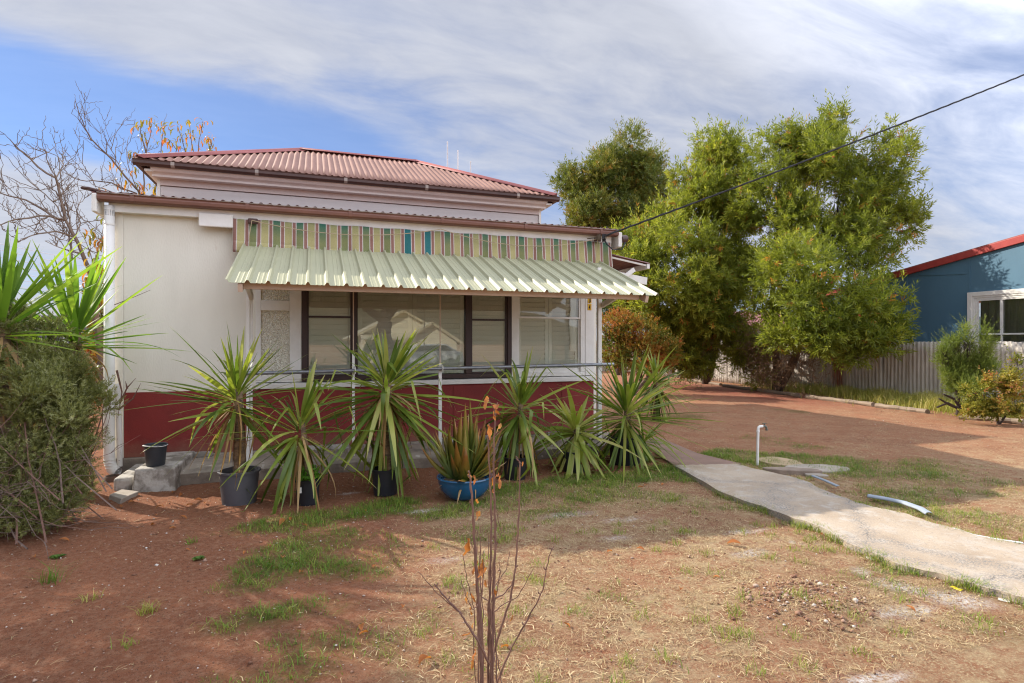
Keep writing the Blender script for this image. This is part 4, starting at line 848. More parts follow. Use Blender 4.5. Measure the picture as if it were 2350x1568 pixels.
# aloe in the glazed bowl
g = G(1082, 1160); bx, by = g.x, g.y + .27; th = thing('potted_aloe', 'orange tipped aloe growing in a glazed blue bowl', 'aloe', (bx, by, 0))
mb = MB(); mb.lathe([(0, .0), (.13, 0), (.20, .045), (.25, .11), (.272, .185), (.277, .215), (.285, .222), (.28, .235), (.265, .232), (.255, .2), (0, .19)], (bx, by, 0), 56); obj('bowl', mb, M['bowl'], th, smooth=True)
obj('soil', MB().lathe([(0, .205), (.15, .202), (.256, .195)], (bx, by, 0), 24), M['soilpot'], th, smooth=True)
r = np.random.default_rng(5); mb = MB(); V = []; T = []; Fq = []
for i in range(46):
    u = (i + .5) / 46; az = i * 2.39996 + r.normal(0, .25); el = math.radians(86 - 78 * u ** 1.15 + r.normal(0, 7)); L = (.76 - .28 * u) * r.uniform(.75, 1.12); w = .058 * r.uniform(.8, 1.2); off = .10 * r.uniform(.1, 1)
    d = Vector((math.cos(az) * math.cos(el), math.sin(az) * math.cos(el), math.sin(el))); side = Vector((-math.sin(az), math.cos(az), 0)); p = Vector((bx + math.cos(az) * off, by + math.sin(az) * off, .2)); base = len(V); ns = 9; up_ = r.uniform(.1, .8) * (1 if u > .3 else .2); tip = r.uniform(-.1, .35) + .25 * u
    for k in range(ns + 1):
        s = k / ns; wd = w * (1 - s ** 1.6) * (1 if s > .1 else .8) + .0015; nrm = side.cross(d).normalized()
        zz = .006 * (1 if k % 2 else -1) * (1 - s)
        V += [p - side * (wd + zz * .5) + nrm * wd * .25, p - nrm * wd * .32, p + side * (wd + zz * .5) + nrm * wd * .25, p - nrm * wd * .05]; T += [float(np.clip(s * .78 + tip - .12 + r.normal(0, .03), 0, 1))] * 4
        d = (Matrix.Rotation(-up_ / ns * (1.5 - s), 3, side) @ d).normalized(); p = p + d * (L / ns)
    for k in range(ns):
        b = base + 4 * k
        for j in range(4): Fq.append((b + j, b + (j + 1) % 4, b + 4 + (j + 1) % 4, b + 4 + j))
objnp('leaves', [list(v) for v in V], Fq, M['aloe'], th, tint=T, smooth=True)
V, Fq, T = yucca_leaves((bx, by, .26), 12, .36, .032, 5, -20, .9, 77, fold=.5, crease=.3); objnp('dead_leaves', V, Fq, M['deadleaf'], th, tint=np.clip(T + .1, 0, 1), smooth=True)

# lettuce-like seedlings in pot 2 + white tag
g = G(706, 1163); x, y = g.x, g.y + .12; mb = MB(); r = np.random.default_rng(8); V = []; Fq = []
for i in range(260):
    a_, q, z = r.uniform(0, 6.28), .12 * math.sqrt(r.random()), r.uniform(.24, .36); s = r.uniform(.012, .022); c = np.array([x + math.cos(a_) * q, y + math.sin(a_) * q - .02, z]); n_ = r.normal(0, 1, 3); n_ /= np.linalg.norm(n_); t1 = np.cross(n_, [0, 0, 1]); t1 /= np.linalg.norm(t1); t2 = np.cross(n_, t1); b = len(V); V += [c - t1 * s, c - t2 * s, c + t1 * s, c + t2 * s]; Fq.append((b, b + 1, b + 2, b + 3))
par = [o for o in COL.objects if o.get('label') == 'low drooping yucca in a small black pot with a white tag'][0]
objnp('seedlings', V, Fq, leafmat('bright_seedling', [(0, (.08, .22, .02)), (1, (.16, .36, .03))], trans=.4), par, tint=r.random(len(V)))
obj('plant_tag', MB().box(x - .085, x - .055, y - .118, y - .114, .135, .19), M['scrap_white'], par)

# bucket on the concrete step
A_ = G(303, 1131); c0 = Vector((A_.x, 6.98, 0)); xa, xb = G(302, 1131).x, G(400, 1128).x
mb = MB(); mb.add([(xa, 6.98, -.03), (xb, 6.95, -.03), (xb, 6.98, .245), (xa + .02, 7.02, .245), (xa + .03, 7.95, -.03), (xb + .02, 7.95, -.03), (xb + .02, 7.95, .25), (xa + .06, 7.95, .25)], [(0, 1, 2, 3), (3, 2, 6, 7), (0, 3, 7, 4), (1, 5, 6, 2), (4, 7, 6, 5), (0, 4, 5, 1)])
import bmesh
st = obj('concrete_step', mb, M['concrete_white'], bevel=.02); tag(st, 'chipped concrete step block under the charcoal bucket', 'step')
c = at(357, 1070, 7.16); c.z = .247; mb = MB(); mb.lathe([(0, .0), (.086, 0), (.090, .008), (.110, .215), (.117, .215), (.119, .228), (.112, .232), (.105, .226), (.086, .03), (0, .028)], c, 40)
bk = thing('bucket', 'charcoal plastic bucket standing on the concrete step', 'bucket', c); obj('body', mb, M['bucket'], bk, smooth=True)
mb = MB(); mb.tube([c + Vector((.121 * math.cos(a), .121 * math.sin(a), .222 + .006 * math.sin(2 * a))) for a in np.linspace(math.pi * 1.02, math.pi * 1.98, 24)], .0035, 6); obj('handle', mb, M['scrap_white'], bk, smooth=True)
# small broken block between pipe and step, terracotta drain pipe, flat stone
mb = MB(); p = G(283, 1128); mb.box(xa - .20, xa - .015, 7.12, 7.9, -.03, .14); tag(obj('concrete_block', mb, M['concrete_white'], bevel=.03), 'narrow grey concrete block between the drain pipe and the step', 'block')
p = at(258, 1100, 7.72); mb = MB(); mb.lathe([(.105, -.04), (.10, .0), (.085, .04), (.072, .055), (.06, .05), (.05, -.02)], (p.x, 7.72, .0), 24); tag(obj('drain_pipe', mb, M['terracotta'], smooth=True), 'mossy terracotta drain collar below the downpipe elbow', 'drain')
q = [G(248, 1146), G(275, 1156), G(316, 1138), G(276, 1133)]; mb = MB(); z = .045; mb.add([(v.x, v.y, -.01) for v in q] + [(v.x + .01, v.y + .01, z) for v in q], [(0, 1, 5, 4), (1, 2, 6, 5), (2, 3, 7, 6), (3, 0, 4, 7), (4, 5, 6, 7)]); tag(obj('flat_stone', mb, M['paver'], bevel=.008), 'flat grey stone on the soil before the downpipe', 'stone')
# tap standpipe
g = G(1738, 1068); tp = thing('garden_tap', 'white plastic standpipe with a tarnished tap beside the path', 'tap', g)
h = .50; mb = MB(); e = Vector((.05, 0, 0)); mb.tube([g, g + Vector((.012, 0, h - .06)), g + Vector((.014, 0, h - .03)), g + Vector((.022, 0, h - .01)), g + Vector((.042, -.0, h)), g + Vector((.085, -.0, h))], .0165, 14); mb.lathe([(.018, -.012), (.0205, -.01), (.0205, .01), (.018, .012)], g + Vector((.012, 0, h - .062)), 14); obj('pipe', mb, M['pvc'], tp, smooth=True)
mb = MB(); t0 = g + Vector((.085, 0, h)); mb.tube([t0, t0 + Vector((.04, 0, 0)), t0 + Vector((.06, 0, -.012)), t0 + Vector((.066, 0, -.045))], [.012, .014, .013, .012], 10); mb.tube([t0 + Vector((.03, 0, 0)), t0 + Vector((.03, 0, .03))], .008, 8); mb.beam(t0 + Vector((.0, 0, .035)), t0 + Vector((.06, 0, .035)), .014, .008); mb.lathe([(.016, -.012), (.018, 0), (.014, .012)], t0 + Vector((.066, 0, -.045)), 10); obj('tap', mb, M['tap'], tp, smooth=True)
# paving stones in the grass by the tap
def slab(px, py, rx, ry, rot, h, m, label):
    g = G(px, py); mb = MB(); n = 22; rr = np.random.default_rng(int(px)); ring = [(g.x + (math.cos(a) * rx * k * math.cos(rot) - math.sin(a) * ry * k * math.sin(rot)), g.y + (math.cos(a) * rx * k * math.sin(rot) + math.sin(a) * ry * k * math.cos(rot))) for a, k in zip(np.linspace(0, 6.283, n, endpoint=False), rr.uniform(.88, 1.08, n))]
    mb.prism(ring, -.03, h, 'z'); return tag(obj('paving_stone', mb, M[m], bevel=.01), label, 'paving stone', 'paving stones in the grass by the tap')
slab(1790, 1062, .26, .30, .2, .022, 'sand', 'sandy yellow paving stone in the grass behind the tap')
slab(1872, 1078, .40, .22, -.25, .026, 'paver', 'largest pale rounded paving stone in the grass right of the tap')
slab(1815, 1087, .34, .10, -.55, .06, 'paver_brown', 'narrow brownish stone slab lying along the path edge')
slab(1872, 1094, .13, .07, -.6, .03, 'paver', 'small pale stone chip between the path and the large stone')
# grey plastic garden edging curling along the path
def strip(name, pts, h, m, label, cat, th=.006, lean=.02, z0=.03, curl=0):
    P = dense([G(*p, 0) for p in pts], 50); nv = np.gradient(P, axis=0); nv = np.stack([-nv[:, 1], nv[:, 0], 0 * nv[:, 0]], 1); nv /= np.linalg.norm(nv, axis=1)[:, None] + 1e-9
    if curl: rows = np.stack([P + nv * (curl * (1 - math.cos(k)) * .5) + np.array([0, 0, z0 + curl * .32 * math.sin(k) * (1 + .1 * math.sin(i_ * 3))]) for i_, k in enumerate(np.linspace(-.2, 2.5, 9))], 1)
    else: rows = np.stack([P + nv * lean * k * k + np.array([0, 0, z0 + h * k - .02]) for k in np.linspace(0, 1, 5)], 1)
    o = obj(name, MB().grid(rows), M[m], smooth=True, solid=th); return tag(o, label, cat)
strip('garden_edging', [(1862, 1103), (1890, 1114), (1920, 1128)], .05, 'strip', 'grey blue plastic edging strip beside the stone slab on the path', 'edging', curl=.035, z0=.05)
strip('garden_edging', [(1990, 1152), (2030, 1159), (2070, 1168), (2105, 1181), (2124, 1193)], .085, 'strip', 'grey plastic edging strip curling over at the sunlit path edge', 'edging', curl=.06, z0=.05)
strip('garden_edging', [(2195, 1222), (2235, 1236), (2290, 1246), (2345, 1254)], .012, 'scrap_white', 'white torn edging strip at the right edge of the path', 'edging', lean=-.07, z0=.05)
for k, (pts, m_, lab) in enumerate((([(2035, 1296), (2062, 1303)], 'scrap_red', 'red plastic scrap under the broken path edge'), ([(2078, 1308), (2100, 1317)], 'scrap_red', 'small red and pale plastic scrap right of the larger red one'), ([(2180, 1348), (2204, 1358)], 'scrap_yellow', 'yellow plastic tape scrap under the path edge'), ([(1985, 1280), (2005, 1288)], 'scrap_white', 'white plastic scrap beneath the broken corner of the path'), ([(2290, 1378), (2318, 1385)], 'scrap_white', 'white torn scrap at the lower right path edge'))):
    o = strip('plastic_scrap', pts, .007, m_, lab, 'plastic scrap', lean=.025, z0=.022, th=.002); o['group'] = 'plastic scraps along the path edge'
# log edging along the fence bed
for k, (p0, p1) in enumerate((((1578, 874), (1655, 886)), ((1660, 888), (1838, 912)), ((1850, 914), (2005, 933)), ((2010, 935), (2130, 950)), ((2200, 962), (2350, 974)))):
    a_, b_ = G(*p0), G(*p1); mb = MB(); kk = 10; mb.tube([a_.lerp(b_, i / kk) + Vector((.02 * math.sin(i * 1.7), 0, .045)) for i in range(kk + 1)], [.055 + .008 * math.sin(i * 2.1) for i in range(kk + 1)], 8)
    tag(obj('edging_log', mb, M['log'], smooth=False), ['farthest short weathered log edging the fence bed', 'long bleached timber log edging the bed under the trees', 'weathered log half hidden in grass before the rust stain', 'low weathered log in the yellow grass before the fence', 'nearest weathered log beneath the rose bush'][k], 'log', 'logs edging the bed along the fence')

# ------------------------------------------------------------------ foliage
def unit(a): return a / (np.linalg.norm(a, axis=-1, keepdims=True) + 1e-9)
def sprigs(C, D, stem, nl, ll, lw, ang, tint, rng, curl=.0):
    """leaf quads round short stems: C starts, D directions (n,3)"""
    n = len(C); D = unit(D); ref = unit(rng.normal(0, 1, (n, 3))); P1 = unit(np.cross(D, ref)); P2 = np.cross(D, P1)
    s = (np.arange(nl) + .5) / nl; az = np.arange(nl) * 2.39996 + rng.uniform(0, 6.28, (n, 1)); an = ang * rng.uniform(.6, 1.3, (n, nl)) * (1.15 - .45 * s)
    st = (np.asarray(stem).reshape(-1, 1) * np.ones((n, 1))); pos = C[:, None] + D[:, None] * (st * s)[..., None]
    rad = P1[:, None] * np.cos(az)[..., None] + P2[:, None] * np.sin(az)[..., None]; tan = -P1[:, None] * np.sin(az)[..., None] + P2[:, None] * np.cos(az)[..., None]
    d = D[:, None] * np.cos(an)[..., None] + rad * np.sin(an)[..., None]; L = ll * rng.uniform(.7, 1.25, (n, nl, 1)); Wd = lw * rng.uniform(.75, 1.25, (n, nl, 1)) * .5
    tw = rng.uniform(-.8, .8, (n, nl, 1)); nr = np.cross(d, tan); sd = tan * np.cos(tw) + nr * np.sin(tw)
    m = pos + d * L * .45; tip = pos + d * L - np.array([0, 0, 1.]) * curl * L
    V = np.stack([pos, m - sd * Wd, tip, m + sd * Wd], 2).reshape(-1, 3); Fq = np.arange(len(V)).reshape(-1, 4)
    T = np.repeat(np.clip(tint[:, None] + rng.normal(0, .07, (n, nl)), 0, 1).reshape(-1), 4)
    return V, Fq, T
def blob_pts(blobs, n, rng, shell=.5):
    """points through a set of ellipsoids [(centre, (rx,ry,rz))], denser to the outside, lumpy; returns points and outward dirs"""
    w = np.array([b[1][0] * b[1][1] + b[1][0] * b[1][2] + b[1][1] * b[1][2] for b in blobs]); k = rng.choice(len(blobs), n, p=w / w.sum())
    c = np.array([list(b[0]) for b in blobs])[k]; r = np.array([b[1] for b in blobs])[k]; d = unit(rng.normal(0, 1, (n, 3)))
    lump = 1 + .16 * np.sin(d[:, 0] * 5 + k * 2.1) * np.sin(d[:, 1] * 6 + k) + .14 * np.sin(d[:, 2] * 7 + k * 1.3) + .10 * np.sin(d[:, 0] * 13 + d[:, 2] * 11 + k)
    rad = (shell + (1 - shell) * rng.random(n) ** .6) * lump
    return c + d * r * rad[:, None], unit(d / r), rad
def limbs(mb, base, targets, r0, rng, n2=60, twig=None, pts=None):
    b = Vector(base)
    for t in targets:
        t = Vector(t); mid = b.lerp(t, .45) + Vector(rng.normal(0, .12, 3)) * (t - b).length * .35; mid.z -= .05 * (t - b).length; k = 8
        P = [b.lerp(mid, i / k).lerp(mid.lerp(t, i / k), i / k) for i in range(k + 1)]; mb.tube(P, [r0 * (1 - .86 * i / k) for i in range(k + 1)], 6)
        if pts is not None:
            d = np.linalg.norm(pts - np.array(t), axis=1); near = np.argsort(d)[:n2 * 4]
            for j in rng.choice(near, min(n2, len(near)), replace=False):
                q = Vector(pts[j]); a = P[rng.integers(3, k + 1)]; mm = a.lerp(q, .5) + Vector(rng.normal(0, .06, 3)); mb.tube([a, mm, q], [r0 * .16, r0 * .10, .006], 4, cap=False)
def tree(name, label, cat, base, trunk_to, blobs, n, leaf, mats, seed, r0=.14, up=.5, hang=0, group=None, flowers=0, tb=.45, tv=.16, shell=.45, extra=None, n2=26, clumps=0, shoots=.06, crownname='crown'):
    rng = np.random.default_rng(seed); th = thing(name, label, cat, base, group)
    big = blobs
    if clumps:
        sub = []
        for c, r in blobs:
            for _ in range(clumps):
                d = unit(rng.normal(0, 1, 3)); d[2] = d[2] * .9 + .1; q = rng.uniform(.2, .46); k = rng.uniform(.35, 1.08)
                sub.append((Vector(c) + Vector((d[0] * r[0] * k, d[1] * r[1] * k, d[2] * r[2] * k)), (r[0] * q, r[1] * q, r[2] * q * rng.uniform(.9, 1.5))))
        blobs = sub
    P, D, rad = blob_pts(blobs, n, rng, shell); blobs = big; ok = P[:, 2] > .15; P, D, rad = P[ok], D[ok], rad[ok]
    dirs = D * .8 + np.array([0, 0, up]) + rng.normal(0, .45, P.shape); dirs[:, 2] -= hang * (rng.random(len(P)) < .6)
    clump = wob(np.stack([P[:, 0] + P[:, 2] * .7, P[:, 1] - P[:, 2] * .6], -1), 1.7, seed) * .5 + wob(np.stack([P[:, 0] - P[:, 2], P[:, 1] + P[:, 0]], -1), 4.0, seed + 1) * .5
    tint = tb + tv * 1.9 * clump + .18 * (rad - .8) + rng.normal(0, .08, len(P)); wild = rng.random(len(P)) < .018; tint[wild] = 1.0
    stem, nl, ll, lw, ang = leaf; sl_ = stem * rng.uniform(.6, 1.3, len(P)); sh_ = (rng.random(len(P)) < shoots) & (D[:, 2] > -.2); sl_[sh_] *= 2.4; dirs[sh_] = D[sh_] * .7 + np.array([0, 0, .9]); V, Fq, T = sprigs(P, dirs, sl_, nl, ll, lw, ang, tint, rng)
    objnp(crownname, V, Fq, M[mats[0]], th, tint=T)
    if flowers:
        j = rng.choice(np.where(rad > .85)[0], flowers); V, Fq, T = sprigs(P[j] + D[j] * .05, dirs[j], .10, 26, .035, .012, 1.2, rng.random(flowers), rng); objnp('flowers', V, Fq, M['flower'], th, tint=T)
    mb = MB(); b = Vector(base); tt = [Vector(t) for t in (trunk_to if isinstance(trunk_to, list) else [trunk_to])]
    for t in tt:
        k = 8; P0 = [b + Vector((0, 0, -.05)) + (t - b) * (i / k) + Vector((.05 * math.sin(i * 1.3 + seed), .05 * math.cos(i * 1.1), 0)) * r0 * 4 for i in range(k + 1)]; mb.tube(P0, [r0 * (1.25 - .5 * i / k) for i in range(k + 1)], 10)
    for i, (c, r) in enumerate(blobs): limbs(mb, tt[i % len(tt)], [c], r0 * .55, rng, n2, pts=P)
    obj('trunk', mb, M[mats[1]], th, smooth=True)
    if extra is not None: extra(th, rng)
    return th
def B(px, py, t, rx, rz, ry=None):
    """ellipsoid at pixel px,py and distance t, radii in pixels there"""
    k = t / F; return (atd(px, py, t), (rx * k, (ry or rx) * k, rz * k))
LEAF = (.24, 14, .105, .019, .9)
LEAFS = (.20, 16, .085, .016, .9)
def deadtwigs(blobs, n):
    def f(th, rng):
        P, D, rad = blob_pts(blobs, n, rng, .1); dirs = rng.normal(0, 1, P.shape) + np.array([0, 0, -.7]); V, Fq, T = sprigs(P, dirs, .30, 9, .09, .010, .7, rng.random(len(P)), rng); objnp('dead_twigs', V, Fq, M['deadfol'], th, tint=T)
    return f
def aty(px, py, t): return G(px, py) if t is None else Vector((*atd(px, py, t)[:2], 0))
tree('bottlebrush_tree', 'tall bottlebrush tree with two tops overhanging the fence near the blue building', 'tree', aty(1785, 888, 18.2), [atd(1770, 700, 18.0), atd(1880, 690, 17.4)],
     [B(1790, 330, 18.6, 62, 55), B(1880, 300, 18.2, 70, 52), B(1830, 400, 18.3, 100, 70), B(1935, 385, 17.3, 80, 80), B(2010, 420, 17.1, 85, 100), B(2040, 500, 17.0, 78, 70), B(1780, 490, 18.6, 72, 85), B(1900, 520, 17.1, 100, 85), B(1975, 585, 16.8, 95, 60),
      B(1830, 625, 15.6, 78, 75), B(1940, 690, 15.3, 105, 80), B(2030, 720, 15.2, 68, 55), B(1985, 775, 15.2, 75, 45), B(1850, 690, 15.2, 60, 60), B(2095, 480, 17, 45, 22), B(2050, 335, 17.2, 35, 40)]
      + [B(1775, 700, 17, 50, 45), B(1765, 600, 17.4, 45, 60), B(1790, 770, 16, 45, 50), B(1905, 765, 15.0, 75, 50), B(1970, 800, 14.8, 85, 38), B(2045, 775, 14.9, 45, 40), B(1850, 770, 15.2, 45, 60), B(1735, 400, 18.4, 25, 55)],
     10500, (.25, 12, .145, .032, .85), ('bottle', 'barkd'), 11, r0=.11, up=.55, hang=.5, flowers=110, tb=.52, n2=18, shell=.25, clumps=12, shoots=.16, extra=deadtwigs([B(1800, 790, 16.5, 70, 85), B(1850, 820, 15.9, 60, 65), B(1750, 790, 17.5, 55, 80), B(1770, 860, 16.8, 50, 35)], 1500))
tree('bottlebrush_tree', 'bright bottlebrush tree in the middle covered in reddish spent flowers', 'tree', aty(1620, 872, 21.5), [atd(1600, 740, 20.8), atd(1660, 730, 20.6)],
     [B(1645, 355, 20.6, 55, 50), B(1680, 400, 20.4, 40, 60), B(1620, 430, 20.4, 75, 60), B(1560, 480, 20, 75, 55), B(1650, 510, 19.6, 80, 75), B(1510, 570, 19.4, 85, 70), B(1600, 610, 19, 95, 80), B(1690, 620, 19.4, 60, 75), B(1480, 640, 19.2, 70, 60), B(1530, 690, 19, 85, 65), B(1640, 690, 18.8, 75, 60), B(1700, 520, 19.6, 35, 50), B(1560, 760, 19.4, 50, 50), B(1440, 590, 19.6, 45, 50), B(1540, 790, 19.2, 45, 55), B(1610, 760, 19, 60, 60), B(1690, 780, 18.6, 45, 60), B(1450, 700, 19.4, 55, 40), B(1500, 820, 19.4, 40, 40), B(1590, 825, 19.2, 50, 40), B(1735, 800, 18.2, 40, 45), B(1655, 720, 18.6, 70, 50), B(1745, 870, 18.2, 25, 25)],
     13500, (.25, 12, .155, .035, .85), ('bottle', 'barkd'), 12, r0=.11, up=.35, hang=.5, flowers=230, tb=.62, n2=16, shell=.25, clumps=12, shoots=.16, extra=deadtwigs([B(1650, 800, 19.5, 90, 80), B(1560, 840, 20, 70, 45), B(1710, 790, 18.6, 55, 85), B(1730, 850, 18.2, 40, 40)], 1700))
tree('kurrajong_tree', 'rounded dark olive tree behind the verandah roof corner', 'tree', aty(1420, 855, 27), [atd(1425, 600, 26)],
     [B(1440, 385, 25.5, 82, 58), B(1385, 420, 25.5, 75, 60), B(1340, 455, 25.5, 65, 58), B(1325, 500, 25.5, 52, 50), B(1410, 490, 25, 90, 60), B(1490, 440, 25.2, 60, 70), B(1480, 395, 25.2, 45, 45), B(1350, 530, 25.2, 50, 30), B(1480, 520, 24.8, 65, 45)],
     9500, (.26, 13, .15, .034, .85), ('pine', 'barkd'), 13, r0=.13, up=.6, tb=.54, tv=.26, n2=14, shell=.25, clumps=12, shoots=.16)
tree('bottlebrush_tree', 'low drooping bottlebrush behind the autumn shrub at the verandah end', 'tree', aty(1470, 850, 22), [atd(1470, 760, 21.5)],
     [B(1420, 660, 20.5, 45, 45), B(1450, 705, 20.3, 60, 40), B(1525, 775, 20.2, 40, 60), B(1580, 820, 20, 40, 45), B(1405, 700, 20.6, 30, 40)], 2600, (.22, 14, .12, .025, .9), ('bottled', 'barkd'), 14, r0=.06, up=.2, tb=.55)
tree('autumn_shrub', 'orange and yellow autumn shrub behind the right yuccas', 'shrub', aty(1450, 872, 17.2), [aty(1450, 872, 17.2) + Vector((0, 0, .8)), aty(1440, 872, 17.2) + Vector((-.3, 0, .9)), aty(1480, 872, 17.2) + Vector((.4, 0, .9))],
     [B(1420, 750, 17, 45, 36), B(1465, 765, 17, 55, 38), B(1410, 800, 17, 40, 45), B(1470, 815, 17, 65, 42), B(1525, 805, 17, 35, 42)], 5200, (.12, 10, .05, .026, .9), ('autumnbush', 'twigpale'), 15, r0=.05, up=.4, tb=.5, tv=.4, n2=40)
tree('green_shrub', 'feathery light green shrub leaning on the iron fence', 'shrub', aty(2195, 940, 12.2), [aty(2195, 940, 12.2) + Vector((0, -.05, .35)), aty(2210, 940, 12.2) + Vector((.1, -.2, .45))],
     [B(2190, 850, 12, 42, 40), B(2235, 840, 11.9, 38, 42), B(2215, 880, 12, 52, 35), B(2190, 790, 12, 12, 38), B(2222, 785, 11.9, 12, 34), B(2255, 800, 11.8, 16, 40), B(2165, 810, 12, 12, 30)], 4200, (.14, 18, .042, .007, .6), ('feather', 'barkd'), 16, clumps=8, shoots=.2, shell=.1, r0=.035, up=.9, tb=.5, tv=.2, n2=30)
tree('rose_bush', 'yellow green rose bush with reddish leaves at the right edge', 'shrub', aty(2290, 960, 11), [aty(2290, 960, 11) + Vector((0, 0, .3)), aty(2320, 960, 11) + Vector((.1, 0, .5))],
     [B(2245, 905, 10.9, 32, 25), B(2280, 875, 10.9, 32, 28), B(2315, 880, 10.8, 30, 40), B(2270, 930, 10.9, 45, 25), B(2330, 930, 10.8, 30, 28), B(2330, 830, 10.8, 8, 22), B(2225, 940, 10.9, 25, 15)], 1200, (.12, 7, .045, .03, .9), ('rose', 'barkd'), 17, clumps=6, shell=.1, r0=.02, up=.3, tb=.5, tv=.3, n2=18)
mb = MB()
for (a, b, c) in (((2150, 935), (2175, 925), (2200, 940)), ((2155, 915), (2180, 930), (2200, 940)), ((2165, 905), (2188, 915), (2202, 935)), ((2195, 900), (2200, 920), (2205, 945))): mb.tube([atd(*a, 12), atd(*b, 12), atd(c[0], c[1] - 2, 12)], [.016, .024, .03], 6)
tag(obj('dead_stump', mb, M['barkd'], smooth=True), 'dead cut branches at the foot of the feathery green shrub', 'dead branches')
# big grey-green bush at the left edge (bare woody twigs below, leafy above)
def leftbush():
    rng = np.random.default_rng(41); base = Vector((-2.35, 5.75, 0)); th = thing('bush', 'large grey green bush with bare twiggy underside at the left edge', 'shrub', base)
    bl_ = [B(45, 805, 5.2, 85, 60), B(140, 895, 5.2, 72, 60), B(30, 880, 5.1, 90, 80), B(120, 940, 5.1, 95, 65), B(180, 930, 5.2, 42, 60), B(160, 990, 5.2, 50, 55), B(-120, 820, 5.3, 130, 110), B(-100, 980, 5.2, 140, 100), B(30, 745, 5.2, 50, 28)]
    sub = []
    for c, q in bl_:
        for _ in range(16):
            d = unit(rng.normal(0, 1, 3)); k = rng.uniform(.5, 1.05); z_ = rng.uniform(.16, .32); sub.append((Vector(c) + Vector((d[0] * q[0] * k, d[1] * q[1] * k, d[2] * q[2] * k)), (q[0] * z_, q[1] * z_, q[2] * z_ * 1.4)))
    P, D, rad = blob_pts(sub, 8200, rng, .2); dirs = D * .7 + np.array([0, 0, .8]) + rng.normal(0, .4, P.shape); cl = wob(np.stack([P[:, 0] + P[:, 2], P[:, 1] - P[:, 2]], -1), 4, 2)
    V, Fq, T = sprigs(P, dirs, .10 * rng.uniform(.6, 1.4, len(P)), 18, .036, .0078, .7, .55 + .28 * cl + rng.normal(0, .1, len(P)), rng)
    b2 = [B(100, 1030, 5.0, 110, 60), B(145, 1080, 5.0, 55, 60), B(20, 1050, 5.0, 90, 60), B(165, 1130, 5.1, 40, 25), B(140, 1120, 4.9, 70, 50), B(60, 1130, 4.8, 80, 45), B(-40, 1100, 4.8, 90, 60), B(70, 1180, 4.7, 90, 38), B(120, 1165, 4.8, 60, 32), B(-30, 1180, 4.7, 70, 40)]; P2, D2, _ = blob_pts(b2, 5600, rng, .05); V2, F2, T2 = sprigs(P2, D2 * .4 + np.array([.3, -.2, .3]) + rng.normal(0, .5, P2.shape), .07, 15, .03, .0055, .75, .5 + rng.normal(0, .15, len(P2)), rng)
    ok = V2.reshape(-1, 4, 3)[:, :, 2].min(1) > 0.02; F2 = F2[ok]
    objnp('leaves', np.concatenate([V, V2]), np.concatenate([Fq, F2 + len(V)]), M['bushleaf'], th, tint=np.concatenate([T, T2]))
    mb = MB(); mp = MB()
    for i in range(80):
        a = base + Vector((rng.normal(0, .35), rng.normal(0, .25), rng.uniform(.0, .35))); j = rng.integers(len(P)); q = Vector(P[j]); mm = a.lerp(q, .55) + Vector((rng.normal(0, .12), rng.normal(0, .12), rng.normal(-.06, .1))); k = 6
        pts = [a.lerp(mm, s / k).lerp(mm.lerp(q, s / k), s / k) + Vector(rng.normal(0, .006, 3)) for s in range(k + 1)]; (mb if i % 3 else mp).tube(pts, [.007 * (1 - .75 * s / k) for s in range(k + 1)], 4, cap=False)
    # low arching bare twigs sweeping to the right and forward
    for i in range(70):
        a = base + Vector((rng.uniform(-.7, .35), rng.uniform(-.3, .2), rng.uniform(.1, .6))); az = rng.uniform(-1.9, .35); L = rng.uniform(.3, .8); q = a + Vector((math.cos(az) * L, math.sin(az) * L, rng.uniform(-.3, .45))); q.z = max(q.z, .03); mm = a.lerp(q, .55) + Vector((0, 0, rng.uniform(-.32, .0))); mm.z = max(mm.z, .03); k = 7
        pts = [a.lerp(mm, s / k).lerp(mm.lerp(q, s / k), s / k) + Vector(rng.normal(0, .008, 3)) for s in range(k + 1)]; (mp if rng.random() < .6 else mb).tube(pts, [.0032 * (1 - .7 * s / k) for s in range(k + 1)], 4, cap=False)
        if rng.random() < .7:
            p = pts[4]; e = p + (q - a) * .3 + Vector(rng.normal(0, .1, 3)); e.z = max(e.z, .02); mp.tube([p, p.lerp(e, .5) + Vector((0, 0, .02)), e], [.003, .0025, .0015], 3, cap=False)
    obj('branches', mb, M['twig'], th, smooth=True); obj('dead_twigs', mp, M['twigpale'], th, smooth=True)
leftbush()
# woody shrub stems against the pipe
mb = MB()
for pts in ([(275, 925), (292, 890), (312, 868)], [(292, 893), (288, 875)], [(272, 940), (305, 915), (323, 880)], [(268, 850), (280, 900), (270, 960)], [(262, 700), (300, 685), (345, 666)], [(215, 1100), (205, 1050), (232, 960), (245, 900)], [(205, 1120), (195, 1060), (180, 1000)]):
    Y = 7.72; mb.tube([at(*p, Y) for p in pts], [.005 if pts[0][0] == 262 else .012] + [.004 if pts[0][0] == 262 else .008] * (len(pts) - 2) + [.002], 6)
o = obj('bare_shrub', mb, M['twig'], smooth=True); tag(o, 'thin bare shrub stems in front of the white downpipe', 'shrub')

